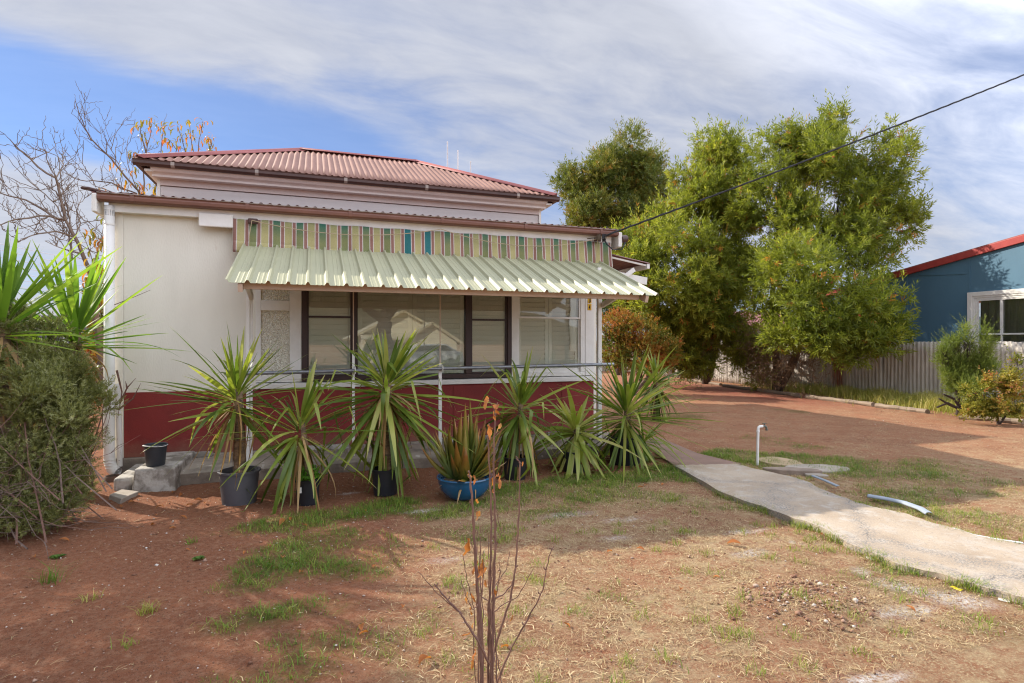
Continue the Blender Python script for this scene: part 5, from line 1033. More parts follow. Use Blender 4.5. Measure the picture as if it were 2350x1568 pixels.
# trees with bare branches behind the left side of the house
def barebranch(mb, pts, r0, rng, depth=0, dens=3.2, tips=None, lvl=2):
    """follow a guide line, then sprout curving side twigs"""
    pts = [Vector(p) for p in pts]; P = [pts[0]]
    for a, b in zip(pts[:-1], pts[1:]):
        k = max(2, int((b - a).length / .12))
        for i in range(1, k + 1): P.append(a.lerp(b, i / k) + Vector(rng.normal(0, .008, 3)))
    n = len(P); mb.tube(P, [r0 * (1 - .8 * i / (n - 1)) + .002 for i in range(n)], 6 if r0 > .02 else 4, cap=False)
    if lvl <= 0: return
    L = sum((b - a).length for a, b in zip(P[:-1], P[1:]))
    for j in range(int(L * dens)):
        i = rng.integers(max(1, n // 6), n); t = (P[min(i + 1, n - 1)] - P[i - 1]).normalized(); d = (t * .5 + Vector(rng.normal(0, .55, 3)) + Vector((0, 0, .45))).normalized(); ll = rng.uniform(.25, .8) * (1 if lvl > 1 else .45); a = P[i]
        q = [a]; 
        for k in range(4): d = (d + Vector(rng.normal(0, .16, 3)) + Vector((0, 0, .10))).normalized(); q.append(q[-1] + d * ll / 4)
        barebranch(mb, q, r0 * (1 - .8 * i / n) * .33 + .002, rng, dens=6.5, lvl=lvl - 1, tips=tips)
        if tips is not None: tips.append((q[-1], d))
def cr(cx, cy): return (cx * .6378 / 1.743, (300 + cy * .6378) / 1.743)
def bare_tree():
    rng = np.random.default_rng(61); Y = 10.5; g = lambda L, dy=0: [at(*cr(*p), Y + dy * i / max(1, len(L) - 1)) for i, p in enumerate(L)]
    b = at(*cr(590, 1300), Y); base = Vector((b.x + .25, Y, 0)); th = thing('bare_tree', 'leafless tree with a fan of fine twigs at the far left', 'tree', base); mb = MB()
    barebranch(mb, [base] + g([(575, 1290), (520, 1120), (470, 1020), (410, 910)]), .085, rng, lvl=0)
    k = dict(rng=rng, dens=6.5)
    for L, dy, r in (([(410, 910), (380, 760), (350, 650), (240, 580), (190, 525), (110, 460), (65, 405)], -.5, .035), ([(410, 910), (350, 900), (290, 860), (200, 800), (120, 770), (0, 745), (-150, 700)], .3, .035), ([(360, 900), (250, 880), (100, 905), (0, 940), (-120, 950)], -.8, .025), ([(350, 650), (400, 560), (345, 500)], .4, .018), ([(470, 1020), (350, 980), (200, 1010), (80, 1060)], -1, .022), ([(520, 1120), (380, 1090), (280, 1040)], .6, .02), ([(470, 1020), (500, 930), (480, 860), (520, 760)], .5, .018), ([(410, 910), (330, 800), (230, 700), (170, 650)], .9, .022), ([(570, 1250), (610, 1120), (640, 1000), (650, 940)], .3, .018), ([(450, 1150), (430, 1040), (440, 900), (390, 700), (365, 510)], .8, .025)):
        barebranch(mb, g(L, dy), r * .55, lvl=2, **k)
    obj('trunk', mb, M['bark'], th, smooth=True)
bare_tree()
def peach():
    rng = np.random.default_rng(62); Y = 13.5; g = lambda L, dy=0: [at(*cr(*p), Y + dy * i / max(1, len(L) - 1)) for i, p in enumerate(L)]
    b = at(*cr(930, 830), Y); base = Vector((b.x - .15, Y, 0)); th = thing('peach_tree', 'peach tree with bare limbs and curled orange autumn leaves behind the roof', 'tree', base); mb = MB()
    barebranch(mb, [base, base + Vector((0, 0, 2)), g([(905, 790)])[0], g([(860, 720)])[0]], .09, rng, lvl=0)
    for L, dy, r in (([(860, 720), (790, 640), (700, 530), (625, 450), (560, 400), (530, 330), (500, 250), (475, 160)], -.6, .045), ([(860, 745), (700, 680), (580, 665), (500, 660), (430, 630), (390, 580), (365, 510)], .4, .03), ([(790, 640), (740, 560), (700, 470), (720, 380), (790, 260)], .5, .022), ([(860, 745), (720, 740), (600, 700), (520, 560), (525, 410)], -.4, .02), ([(700, 530), (640, 430), (630, 330)], .3, .014), ([(860, 720), (800, 560), (790, 480), (810, 380)], .3, .018)):
        barebranch(mb, g(L, dy), r * .42, rng, lvl=2, dens=4.2)
    pos = []
    for L in ([(905, 790), (900, 600), (915, 480), (950, 350), (935, 280)], [(960, 800), (1000, 560), (1020, 400), (1030, 310)], [(1000, 800), (1080, 600), (1110, 470), (1065, 410)], [(1050, 800), (1180, 560), (1150, 430), (1115, 320)], [(1100, 800), (1220, 540), (1200, 400), (1190, 300)], [(1150, 800), (1240, 520), (1250, 400), (1270, 290)], [(1200, 800), (1290, 520), (1330, 430), (1310, 395)], [(905, 600), (870, 500), (830, 480)], [(1180, 800), (1300, 560), (1350, 475)], [(920, 500), (890, 400), (880, 320)]):
        P = [at(*cr(*p), Y + .8) for p in L]; barebranch(mb, P, .016, rng, lvl=1, dens=1.2); n0 = len(pos)
        for a_, b_ in zip(P[1:-1], P[2:]):
            for t in np.linspace(0, 1, 9): pos.append((a_.lerp(b_, t) + Vector(rng.normal(0, .05, 3))))
        for t in range(6): pos.append(P[-1] + Vector(rng.normal(0, .05, 3)))
    for p, n in (((690, 555), 4), ((765, 585), 4), ((840, 600), 6), ((850, 680), 8), ((890, 700), 8), ((930, 690), 6), ((960, 720), 6), ((780, 670), 4), ((630, 720), 3), ((740, 690), 3), ((900, 740), 10)):
        for _ in range(n): pos.append(at(*cr(p[0] + rng.normal(0, 14), p[1] + rng.normal(0, 14)), Y))
    for p, n in (((520, 990), 6), ((600, 1010), 8), ((640, 1030), 12), ((640, 1110), 10), ((590, 1170), 8), ((630, 1190), 10), ((560, 1270), 8), ((610, 1290), 14), ((600, 1380), 14), ((570, 1330), 8), ((635, 880), 3)):
        for _ in range(n): pos.append(at(*cr(p[0] + rng.normal(0, 22), p[1] + rng.normal(0, 22)), 9.8))
    b2 = at(*cr(600, 1400), 9.8); b2.z = 0
    obj('trunk', mb, M['bark'], th, smooth=True)
    V = []; Fq = []; T = []
    for p in pos:  # long folded leaves curling into hooks
        az = rng.uniform(0, 6.28); d = Vector((math.cos(az), math.sin(az), .6)).normalized(); side = Vector((-math.sin(az), math.cos(az), 0)); L = rng.uniform(.15, .24); b = len(V); q = Vector(p); tt = float(np.clip(rng.beta(1.1, 1.5) , 0, 1)); ns = 6
        for k in range(ns + 1):
            s = k / ns; w = .014 * math.sin(math.pi * min(1, .12 + s * .88)) + .002; V += [q - side * w, q + side * w]; T += [tt] * 2; d = (Matrix.Rotation(rng.uniform(.38, .62), 3, side) @ d).normalized(); q = q + d * (L / ns)
        for k in range(ns): Fq.append((b + 2 * k, b + 2 * k + 1, b + 2 * k + 3, b + 2 * k + 2))
    objnp('leaves', [list(v) for v in V], Fq, M['peachleaf'], th, tint=T, smooth=True)
peach()
# leafy climber behind the downpipe
tree('creeper', 'yellowing creeper in the gap behind the left corner of the house', 'plant', Vector((-3.0, 10.2, 0)), [Vector((-3.0, 10.2, 1.2))], [B(225, 680, 10.2, 14, 55), B(222, 760, 10, 18, 50), B(215, 840, 10, 22, 50), B(205, 900, 10, 25, 50)], 420, (.15, 8, .09, .03, .9), ('autumnbush', 'twigpale'), 19, r0=.03, tb=.3, tv=.4, n2=16)
# a lightly leaved tree outside the left edge of the picture that dapples the yard
tree('shade_tree', 'open crowned tree left of the yard beyond the bush', 'tree', Vector((-6.6, 7.6, 0)), [Vector((-6.0, 7.6, 2.4)), Vector((-6.0, 8.4, 2.8))],
     [(Vector((-5.5, 9.6, 4.3)), (.6, .7, .5)), (Vector((-6.0, 8.8, 4.2)), (.6, .6, .5)), (Vector((-5.1, 8.2, 3.9)), (.8, .8, .6)), (Vector((-5.6, 7.4, 3.6)), (.9, .8, .6)), (Vector((-4.8, 7.0, 3.2)), (.7, .7, .6)), (Vector((-5.0, 6.0, 2.9)), (.9, .8, .6)), (Vector((-4.3, 5.4, 2.5)), (.7, .7, .5)), (Vector((-3.9, 4.7, 2.2)), (.7, .7, .5)), (Vector((-4.9, 5.0, 3.0)), (.8, .7, .6))], 950, (.26, 12, .10, .034, .9), ('bottled', 'barkd'), 20, r0=.10, up=.3, n2=10)

# ------------------------------------------------------------------ bare sapling close to the camera
def sapling():
    rng = np.random.default_rng(71); t0 = 2.42; base = Vector((*atd(1105, 1640, t0)[:2], 0)); th = thing('sapling', 'bare young sapling with a few curled orange leaves in the foreground', 'sapling', base)
    q = lambda cx, cy: ((1650 + cx * .7547) / 1.743, (1550 + cy * .7547) / 1.743)
    mb = MB()
    stems = [([(372, 1700), (366, 1568), (350, 1150), (340, 1000), (325, 760), (318, 620), (305, 480), (298, 440)], 0, 14, 5), ([(398, 1700), (400, 1568), (405, 1280), (412, 1000), (418, 700), (410, 480), (400, 280), (405, 190)], .08, 10, 4), ([(420, 1700), (418, 1568), (425, 1300), (430, 1050), (440, 800), (435, 620), (430, 400), (437, 170), (450, 80)], .03, 12, 4),
             ([(425, 1480), (432, 1400), (470, 1270), (520, 1120), (545, 960), (555, 830), (565, 650), (570, 400), (548, 365)], .10, 9, 4), ([(440, 1700), (450, 1560), (520, 1390), (610, 1230), (690, 1080), (710, 960), (735, 860)], -.08, 7, 3), ([(408, 1470), (350, 1350), (280, 1240), (250, 1190), (170, 1110), (115, 1040)], -.1, 8, 4), ([(250, 1195), (130, 1090), (30, 975)], -.12, 3, 2), ([(345, 1700), (335, 1560), (322, 1400), (330, 1200), (310, 1100), (285, 1000), (268, 890)], .03, 4, 2.2), ([(430, 1120), (480, 1100), (530, 1040), (545, 960)], .08, 5, 3), ([(440, 1050), (500, 960), (515, 870)], .06, 3, 2), ([(435, 1190), (480, 1150), (560, 1110), (640, 960)], .02, 4, 2), ([(400, 1130), (365, 1110), (360, 1090)], 0, 4, 3), ([(437, 620), (470, 770), (440, 850)], .03, 3, 2), ([(350, 1150), (320, 1180), (290, 1120), (255, 1020)], -.03, 3.5, 2), ([(480, 1700), (470, 1550), (445, 1400)], .1, 4, 3), ([(437, 130), (420, 90), (398, 60)], 0, 3, 2), ([(440, 250), (460, 210), (470, 190)], .02, 3, 2), ([(565, 400), (585, 405)], .1, 3, 2), ([(350, 1380), (345, 1250), (340, 1100), (335, 900), (312, 820)], .04, 5, 3)]
    stems += [([(cx + dx, 1700), (cx + dx * .9 + 6 * math.sin(cx), 1380), (cx + dx * .6 - 8, 1180), (cx + dx * 1.5, 980), (cx + dx * 1.3, 830 + 3 * dx)], dt, 5, 2) for cx, dx, dt in ((380, -14, .05), (412, 18, -.03), (392, 22, .09), (430, -20, .06), (360, 12, -.05), (400, -30, .02), (420, 30, .05), (375, -24, -.04), (405, 8, .07))]
    for L, dt, w0, w1 in stems:
        P = [atd(*q(*p), t0 + dt * (1 if i else .6)) for i, p in enumerate(L)]; D = dense(P, max(10, len(P) * 5)); D = D + np.array([[.0016 * math.sin(i * 1.9 + w0), .0016 * math.cos(i * 1.4), 0] for i in range(len(D))]); n = len(D)
        if L[0][1] >= 1700: D[0][2] = -.02
        wpx = np.linspace(w0, w1, n) * .70 * .5 / F * t0
        mb.tube(D, [float(w * (1.25 if i % 7 == 3 else 1)) for i, w in enumerate(wpx)], 7)
        for i in range(4, n, 6):
            if w0 > 6 and i > n * .4: a = Vector(D[i]); s = rng.choice([-1, 1]); mb.tube([a, a + Vector((s * .008, rng.normal(0, .004), .006)), a + Vector((s * .010, 0, .013))], [.0028, .003, .0018], 5)
    obj('stems', mb, M['twig'], th, smooth=True)
    leaves = [(395, 80, 75), (458, 120, 70), (430, 150, 50), (440, 130, 45), (470, 215, 55), (410, 240, 75), (400, 215, 40), (300, 480, 55), (325, 490, 55), (425, 505, 60), (465, 500, 75), (455, 470, 40), (345, 680, 50), (355, 670, 35), (297, 850, 110), (340, 960, 90), (372, 960, 110), (392, 990, 80), (384, 1040, 40), (437, 1090, 45), (290, 1115, 70), (312, 1120, 60), (308, 1185, 50), (322, 1280, 60), (305, 1325, 55), (330, 1420, 70), (322, 1470, 55), (340, 610, 40), (530, 1225, 40), (585, 405, 25), (425, 550, 25)]
    V = []; Fq = []; T = []
    for cx, cy, s in leaves:
        c = atd(*q(cx, cy - s * .45), t0 + rng.uniform(-.03, .05)); L = s * .433 / F * t0; az = rng.uniform(-.9, .9) - YAW; side = Vector((math.cos(az), math.sin(az), 0)); d = Vector((rng.normal(0, .25), rng.normal(0, .25), -1)).normalized(); b = len(V); p = c; ns = 7; tt = float(rng.uniform(.15, .85)); ph = rng.uniform(0, 6)
        for k in range(ns + 1):
            s_ = k / ns; w = L * .125 * math.sin(math.pi * min(1, .1 + s_ * .88)) * (1 + .35 * math.sin(9 * s_ + ph)) + .0010; nr = side.cross(d).normalized(); V += [p - side * w + nr * w * .9 * math.sin(ph + 3 * s_), p + nr * w * .3, p + side * w + nr * w * .9 * math.cos(ph + 4 * s_)]; T += [tt, tt * .8, min(1, tt + .2)]
            d = (Matrix.Rotation(rng.normal(0, .38), 3, side) @ d).normalized(); p = p + d * (L / ns); side = (Matrix.Rotation(rng.normal(0, .5), 3, d) @ side).normalized()
        for k in range(ns):
            j = b + 3 * k; Fq += [(j, j + 1, j + 4, j + 3), (j + 1, j + 2, j + 5, j + 4)]
    objnp('leaves', [list(v) for v in V], Fq, M['orangeleaf'], th, tint=T, smooth=True)
sapling()

# ------------------------------------------------------------------ fence, neighbours
def fence():
    X = 15.2; th = thing('corrugated_fence', 'weathered corrugated iron side fence with a rust streak', 'fence', (X, 14, 0)); rng = np.random.default_rng(81); y = 4.6
    rust = [(atX(1925, 850, X).y, .32, .62), (atX(1975, 830, X).y, .22, .2), (atX(1700, 850, X).y, .3, .18)]
    while y < 27:
        w = .80; n = 61; ys_ = np.linspace(y - .03, y + w, n); dx = rng.normal(0, .012); ht = 1.6 + rng.normal(0, .008); tl = rng.normal(0, .012); rows = []; tt = []
        for q in ys_:
            a = .011 * math.cos(2 * math.pi * q / .108); rw = max([am * math.exp(-((q - c) / s) ** 2) for c, s, am in rust] + [0])
            for z in np.linspace(-.05, ht, 7): rows.append((X + dx + a + tl * z, q, z + (.006 * math.cos(2 * math.pi * q / .108) if z > 1 else 0))); tt.append(float(np.clip(.42 + rw * (.6 + .5 * z / 1.6), 0, 1)))
        mb = MB(); mb.add(rows, [(i * 7 + j, i * 7 + j + 1, (i + 1) * 7 + j + 1, (i + 1) * 7 + j) for i in range(n - 1) for j in range(6)], tt); obj('fence_sheet', mb, M['fence'], th, smooth=True, solid=.0015); y += w
    mb = MB(); mb.box(X + .03, X + .08, 4.6, 27, 1.28, 1.36); mb.box(X + .03, X + .08, 4.6, 27, .3, .38); pieces('rail', mb, M['log'], th)
    for xx, lab, yy, x0, x1 in ((0, 'grey iron back fence across the end of the yard', 27.2, -9, 15.1),):
        th2 = thing('corrugated_fence', lab, 'fence', (3, yy, 0)); rows = []; tt = []; xs_ = np.linspace(x0, x1, 1400)
        for q in xs_:
            for z in (-.05, .8, 1.65): rows.append((q, yy + .011 * math.cos(2 * math.pi * q / .108), z)); tt.append(.45)
        mb = MB(); mb.add(rows, [(i * 3 + j, i * 3 + j + 1, (i + 1) * 3 + j + 1, (i + 1) * 3 + j) for i in range(len(xs_) - 1) for j in range(2)], tt); obj('fence_sheet', mb, M['fence'], th2, smooth=True)
        mb = MB(); mb.box(x0, x1, yy + .03, yy + .08, 1.3, 1.38); pieces('rail', mb, M['log'], th2)
fence()
def left_side():
    th = thing('paling_fence', 'grey fence behind the left yuccas', 'fence', (-7.2, 15, 0)); rng = np.random.default_rng(82)
    mb = MB(); y = 9
    while y < 27: mb.box(-7.2, -7.18, y, y + .098, -.02, 1.5 + rng.normal(0, .02)); y += .103
    obj('palings', mb, M['log'], th); mb = MB(); mb.box(-7.26, -7.201, 9, 27, 1.15, 1.23); mb.box(-7.26, -7.201, 9, 27, .3, .38); pieces('rail', mb, M['log'], th)
    c = at(150, 690, 26); sh = thing('garden_shed', 'low grey shed roof behind the left yuccas', 'shed', (c.x, 26, 0)); M['shedgrey'] = mat('grey_shed_iron', (.16, .17, .19), (.12, .13, .145), rough=.6, scale=3)
    mb = MB(); mb.box(c.x - 2, c.x + 2.2, 26, 29, 0, 2.55); obj('wall', mb, M['shedgrey'], sh); mb = MB(); mb.add([(c.x - 2.3, 25.7, 2.54), (c.x + 2.5, 25.7, 2.54), (c.x + 2.5, 29.3, 3.1), (c.x - 2.3, 29.3, 3.1)], [(0, 1, 2, 3)]); obj('roof', mb, M['shedgrey'], sh, solid=.06)
    # utility pole with a crossarm and wires behind the house
    p = at(455, 440, 24); tp = at(440, 395, 24); pp = thing('utility_pole', 'dark utility pole with a crossarm glimpsed between the two roofs', 'pole', (p.x, 24, 0)); M['poled'] = mat('dark_pole', (.03, .028, .034), rough=.8)
    mb = MB(); a = at(437, 412, 24); mb.tube([(a.x + .35, 24, 0), (a.x + .02, 24, a.z + .25)], [.10, .07], 10); obj('pole', mb, M['poled'], pp, smooth=True)
    mb = MB(); l, r = at(414, 409, 24), at(478, 413, 24); mb.beam(l, r, .09, .10); mb.box(l.x - .03, l.x + .03, 23.97, 24.03, l.z, l.z + .12); obj('crossarm', mb, M['poled'], pp)
    for k, (ya, yb) in enumerate(((975, 1060), (1000, 1085), (1030, 1105), (1060, 1125), (1085, 1150), (1115, 1165), (1150, 1180))):
        q = lambda cx, cy: (cx * 500 / 1568 / 1.743, (900 + cy * 500 / 1568) / 1.743)
        a_, b_ = at(-40, (ya - 15) / 1.743, 40), at(245, (yb - 8) / 1.743, 40); mb = MB(); mb.tube([a_ + (a_ - b_) * .4, a_, a_.lerp(b_, .5) - Vector((0, 0, .1)), b_, b_ + (b_ - a_) * .6], .014, 4); tag(obj('power_line', mb, M['rodpaint'], smooth=True), 'thin pale power line crossing the sky behind the bare tree', 'power line', 'power lines behind the bare tree')
left_side()
def blue_house():
    X = 16.75; p0 = atX(2070, 632, X); p1 = atX(2350, 553, X); sl_ = (p1.z - p0.z) / (p1.y - p0.y); zr = lambda y: p0.z + sl_ * (y - p0.y); ya, yb = 15.5, 3.6
    th = thing('blue_building', 'blue clad building with a red barge board beyond the iron fence', 'building', (X + 3, 9, 0))
    w0 = atX(2222, 672, X); w1y = w0.y - 3.2; wz1 = w0.z; wz0 = 1.15
    mb = MB()
    def wallp(y0, y1, z0):  # piece of gable wall between y0>y1
        mb.add([(X, y0, z0), (X, y1, z0), (X, y1, zr(y1)), (X, y0, zr(y0)), (X + .12, y0, z0), (X + .12, y1, z0), (X + .12, y1, zr(y1)), (X + .12, y0, zr(y0))], [(0, 1, 2, 3), (7, 6, 5, 4), (0, 4, 5, 1), (3, 2, 6, 7), (0, 3, 7, 4), (1, 5, 6, 2)])
    wallp(ya, w0.y, 0); wallp(w0.y, w1y, wz1); wallp(w1y, yb, 0); mb.box(X, X + .12, w1y, w0.y, 0, wz0)
    obj('wall', mb, M['blue'], th)
    mb = MB(); mb.box(X + .14, X + 9, ya - .1, ya, 0, 2.6); mb.box(X + .14, X + 9, yb, yb + .1, 0, 2.6); mb.box(X + .5, X + .6, w1y, w0.y, 0, 3.2); pieces('side_wall', mb, M['blue'], th)
    mb = MB()
    for px in (2082, 2225): yy = atX(px, 640, X).y; mb.box(X - .012, X - .001, yy - .018, yy + .018, (wz1 + .02) if px == 2225 else .1, zr(yy) - .04)
    a = atX(2085, 633, X); b = atX(2223, 628, X); mb.beam((X - .008, a.y - .06, a.z), (X - .008, b.y + .06, b.z), .012, .022); pieces('cover_strip', mb, M['blue'], th)
    mb = MB(); mb.beam((X - .04, ya + .3, zr(ya + .3) + .05), (X - .04, yb - .3, zr(yb - .3) + .05), .07, .175); obj('barge_board', mb, M['redtrim'], th, bevel=.008)
    mb = MB(); mb.add([(X - .07, ya + .3, zr(ya + .3) + .15), (X - .07, yb - .3, zr(yb - .3) + .15), (X + 9, yb - .3, zr(yb - .3) + .15), (X + 9, ya + .3, zr(ya + .3) + .15)], [(0, 1, 2, 3)]); obj('roof', mb, M['roofcap'], th, solid=.03)
    # window
    wt = obj('window', MB().box(X - .03, X + .05, w1y, w0.y, wz0, wz0 + .06), M['trim'], th); M['shinywhite'] = M['trim']
    mb = MB(); t = .20
    for k, (t0, t1, d) in enumerate(((0, .11, .045), (.11, .16, .03), (.16, .21, .015))):
        mb.box(X - d, X + .02, w0.y - t1, w0.y - t0, wz0 + .06, wz1 - t0); mb.box(X - d, X + .02, w1y, w0.y - t1, wz1 - t1, wz1 - t0)
    obj('frame', mb, M['trim'], wt, bevel=.004)
    mb = MB(); yy = w0.y - .21; zz = wz1 - .21; s1 = atX(2298, 700, X).y; zm = atX(2290, 765, X).z
    mb.box(X - .01, X + .03, yy - .04, yy, wz0 + .06, zz); mb.box(X - .009, X + .03, s1 - .03, s1 + .03, zm, zz); mb.box(X - .012, X + .03, w1y, yy - .04, zm - .04, zm); mb.box(X - .008, X + .03, w1y, yy - .04, zz - .035, zz); mb.box(X + .0, X + .03, s1 - .02, s1 + .02, wz0 + .06, zm - .04); obj('sash', mb, M['trim'], wt, bevel=.004)
    obj('pane', MB().box(X + .031, X + .036, w1y, yy, wz0 + .06, zz), M['glass'], wt)
    rows = [[(X + .14 + .03 * math.sin(y * 38), y, z) for z in (wz0 + .05, zz)] for y in np.linspace(w1y, yy, 90)]; obj('curtain', MB().grid(np.array(rows)), M['curtain'], wt, smooth=True)
blue_house()
def far_house():
    c = atd(1740, 745, 27); th = thing('far_house', 'red roofed house glimpsed through the trees over the fence', 'house', (c.x + 1, c.y, 0)); mb = MB(); mb.box(c.x - 2.5, c.x + 6, c.y, c.y + 5, 0, 2.35); obj('wall', mb, M['trim'], th)
    mb = MB(); mb.add([(c.x - 3, c.y - .5, 2.3), (c.x + 6.5, c.y - .5, 2.3), (c.x + 6.5, c.y + 5.5, 3.3), (c.x - 3, c.y + 5.5, 3.3)], [(0, 1, 2, 3)]); obj('roof', mb, M['roofcap'], th, solid=.12)
    mb = MB(); mb.box(c.x + .3, c.x + 1.5, c.y - .04, c.y - .005, 1.0, 2.1); obj('window', mb, M['dark'], th)
far_house()

# ------------------------------------------------------------------ across the street (seen mirrored in the windows)
def opposite():
    mir = lambda px, py, D: Vector((at(px, py, D).x, 2 * YW - D, at(px, py, D).z))
    D = 44; a = mir(925, 718, D); th = thing('opposite_house', 'cream gabled house across the street mirrored in the front window', 'house', (a.x, a.y - 4, 0))
    el = mir(815, 775, D); er_x = 2 * a.x - el.x; y0 = a.y; ze = el.z
    mb = MB(); mb.add([(el.x, y0, 0), (er_x, y0, 0), (er_x, y0, ze), (a.x, y0, a.z), (el.x, y0, ze), (el.x, y0 - 9, 0), (er_x, y0 - 9, 0), (er_x, y0 - 9, ze), (a.x, y0 - 9, a.z), (el.x, y0 - 9, ze)], [(0, 1, 2, 3, 4), (9, 8, 7, 6, 5), (0, 4, 9, 5), (1, 6, 7, 2)])
    b = mir(990, 745, D - 3); wl = mir(930, 785, D - 3); br = 2 * b.x - wl.x; y1 = b.y
    mb.add([(wl.x, y1, 0), (br, y1, 0), (br, y1, wl.z), (b.x, y1, b.z), (wl.x, y1, wl.z), (wl.x, y1 - 9, 0), (br, y1 - 9, 0), (br, y1 - 9, wl.z), (b.x, y1 - 9, b.z), (wl.x, y1 - 9, wl.z)], [(0, 1, 2, 3, 4), (9, 8, 7, 6, 5), (0, 4, 9, 5), (1, 6, 7, 2)]); obj('wall', mb, M['cream'], th)
    mb = MB()
    for (p, q, y) in (((el.x - .5, ze - .15), (a.x, a.z + .12), y0), ((er_x + .5, ze - .15), (a.x, a.z + .12), y0), ((wl.x - .4, wl.z - .12), (b.x, b.z + .12), y1), ((br + .4, wl.z - .12), (b.x, b.z + .12), y1)): mb.add([(p[0], y + .4, p[1]), (q[0], y + .4, q[1]), (q[0], y - 9.3, q[1]), (p[0], y - 9.3, p[1])], [(0, 1, 2, 3)])
    obj('roof', mb, M['tileroof'], th, solid=.18)
    v = mir(830, 775, D - 2); mb = MB(); mb.add([(v.x, y0 + 2.4, 1.75), (wl.x, y0 + 2.4, 1.75), (wl.x, y0 + .05, 2.1), (v.x, y0 + .05, 2.1)], [(0, 1, 2, 3)]); obj('verandah_roof', mb, M['tileroof'], th, solid=.08)
    mb = MB()
    for f in (0, .45, 1): mb.box(v.x + (wl.x - v.x) * f - .05, v.x + (wl.x - v.x) * f + .05, y0 + 2.2, y0 + 2.3, 0, 1.74)
    pieces('post', mb, M['cream'], th)
    mb = MB(); mb.box(v.x + 1, wl.x - .5, y0 + .01, y0 + .05, .3, 1.7); obj('window', mb, M['dark'], th)
    mb = MB(); mb.add([(b.x - .8, y1 + .03, 1.45), (b.x + .8, y1 + .03, 1.45), (b.x + .8, y1 + .7, 1.1), (b.x - .8, y1 + .7, 1.1)], [(0, 1, 2, 3)]); obj('window_hood', mb, M['cream'], th, solid=.04); mb = MB(); mb.box(b.x - .7, b.x + .7, y1 + .01, y1 + .04, .1, 1.08); obj('window', mb, M['curtain'], th)
    # street tree with a forked trunk
    t = mir(885, 800, 26); fork = mir(882, 735, 26); base = Vector((t.x, t.y, 0)); bl_ = [(Vector((base.x - 2.6, base.y, 5.6)), (2.6, 2.2, 1.3)), (Vector((base.x + 2.2, base.y - .5, 5.8)), (2.6, 2.2, 1.4)), (Vector((base.x, base.y, 6.8)), (2.6, 2.4, 1.3))]
    tree('street_tree', 'forked street tree mirrored in the middle window pane', 'tree', base, [fork], bl_, 1500, (.35, 12, .16, .05, .9), ('bottled', 'barkd'), 91, r0=.42, up=.2, n2=8)
    # parked car
    c = mir(975, 800, 33); th = thing('parked_car', 'white parked car across the street mirrored in the window', 'car', (c.x, c.y, 0)); mb = MB(); w = .85
    prof_ = [(-2.1, .35), (-2.1, .75), (-1.9, .92), (-1.0, 1.0), (-.45, 1.42), (1.1, 1.45), (1.75, 1.05), (2.1, .95), (2.15, .4)]
    mb.prism([(c.x + x, z) for x, z in prof_], c.y - w, c.y + w, 'y'); obj('body', mb, M['carpaint'], th, bevel=.06)
    mb = MB(); mb.prism([(c.x + x, z) for x, z in [(-.85, 1.02), (-.4, 1.36), (1.05, 1.39), (1.5, 1.06)]], c.y - w - .006, c.y + w + .006, 'y'); obj('side_window', mb, M['pot_black'], th)
    for x in (-1.35, 1.35):
        for s in (-1, 1):
            mb = MB(); mb.lathe([(0, -.1), (.33, -.1), (.33, .1), (0, .1)], (0, 0, 0), 20); o = obj('wheel', mb, M['tyre'], th, smooth=True); o.matrix_parent_inverse = Matrix.Identity(4); o.location = (x, s * (w - .06), .33); o.rotation_euler = (math.radians(90), 0, 0)
    tag(obj('hills', MB().grid(np.array([[(x, -260 - 40 * r_, (16 + 9 * math.sin(x * .012 + 1) + 6 * math.sin(x * .031) + 2 * math.sin(x * .11)) * (r_ > 0) * 1.0 - 1) for r_ in (0, 1, 2)] for x in np.linspace(-500, 600, 160)])), M['bushhill'], smooth=True), kind='structure')
M['bushhill'] = mat('scrubby_hill', (.13, .10, .06), (.08, .075, .04), rough=.95, scale=.08)
opposite()

# ------------------------------------------------------------------ grass, straw, litter
def blades(name, P, h, w, lean, tint, m, rng, flat=0.0, z0=0.0):
    n = len(P); az = rng.uniform(0, 6.283, n); d = np.stack([np.cos(az), np.sin(az), 0 * az], 1); s = np.stack([-np.sin(az), np.cos(az), 0 * az], 1); le = lean * rng.uniform(.3, 1.6, n); z = gh(P[:, 0], P[:, 1]) + z0
    b = np.stack([P[:, 0], P[:, 1], z], 1); hh = (h * (1 - flat))[:, None]; up = np.array([0, 0, 1.])
    m1 = b + up * hh * .6 + d * (h * le * .35)[:, None]; t = b + up * (hh * .9 if flat < .5 else hh) + d * (h * le)[:, None]; W_ = (w / 2)[:, None]
    V = np.stack([b - s * W_, b + s * W_, m1 + s * W_ * .8, m1 - s * W_ * .8, t + s * W_ * .15, t - s * W_ * .15], 1).reshape(-1, 3); k = np.arange(n)[:, None] * 6
    Fq = np.concatenate([k + np.array([0, 1, 2, 3]), k + np.array([3, 2, 4, 5])], 0); return objnp(name, V, Fq, M[m], tint=np.repeat(tint, 6))
def inpath(P):
    out = np.zeros(len(P), bool)
    poly = np.array([[v[0], v[1]] for v in PATH_L] + [[v[0], v[1]] for v in PATH_R[::-1]]); x, y = P[:, 0], P[:, 1]; j = len(poly) - 1
    for i in range(len(poly)):
        xi, yi, xj, yj = *poly[i], *poly[j]; c = ((yi > y) != (yj > y)) & (x < (xj - xi) * (y - yi) / (yj - yi + 1e-12) + xi); out ^= c; j = i
    return out
def visible(P):
    u = (P[:, 0] * CC - P[:, 1] * SS) / (P[:, 0] * SS + P[:, 1] * CC); return (np.abs(u) < .95) & (P[:, 0] * SS + P[:, 1] * CC > 2.2)
def scatter(n, box, rng): return np.stack([rng.uniform(box[0], box[1], n), rng.uniform(box[2], box[3], n)], 1)
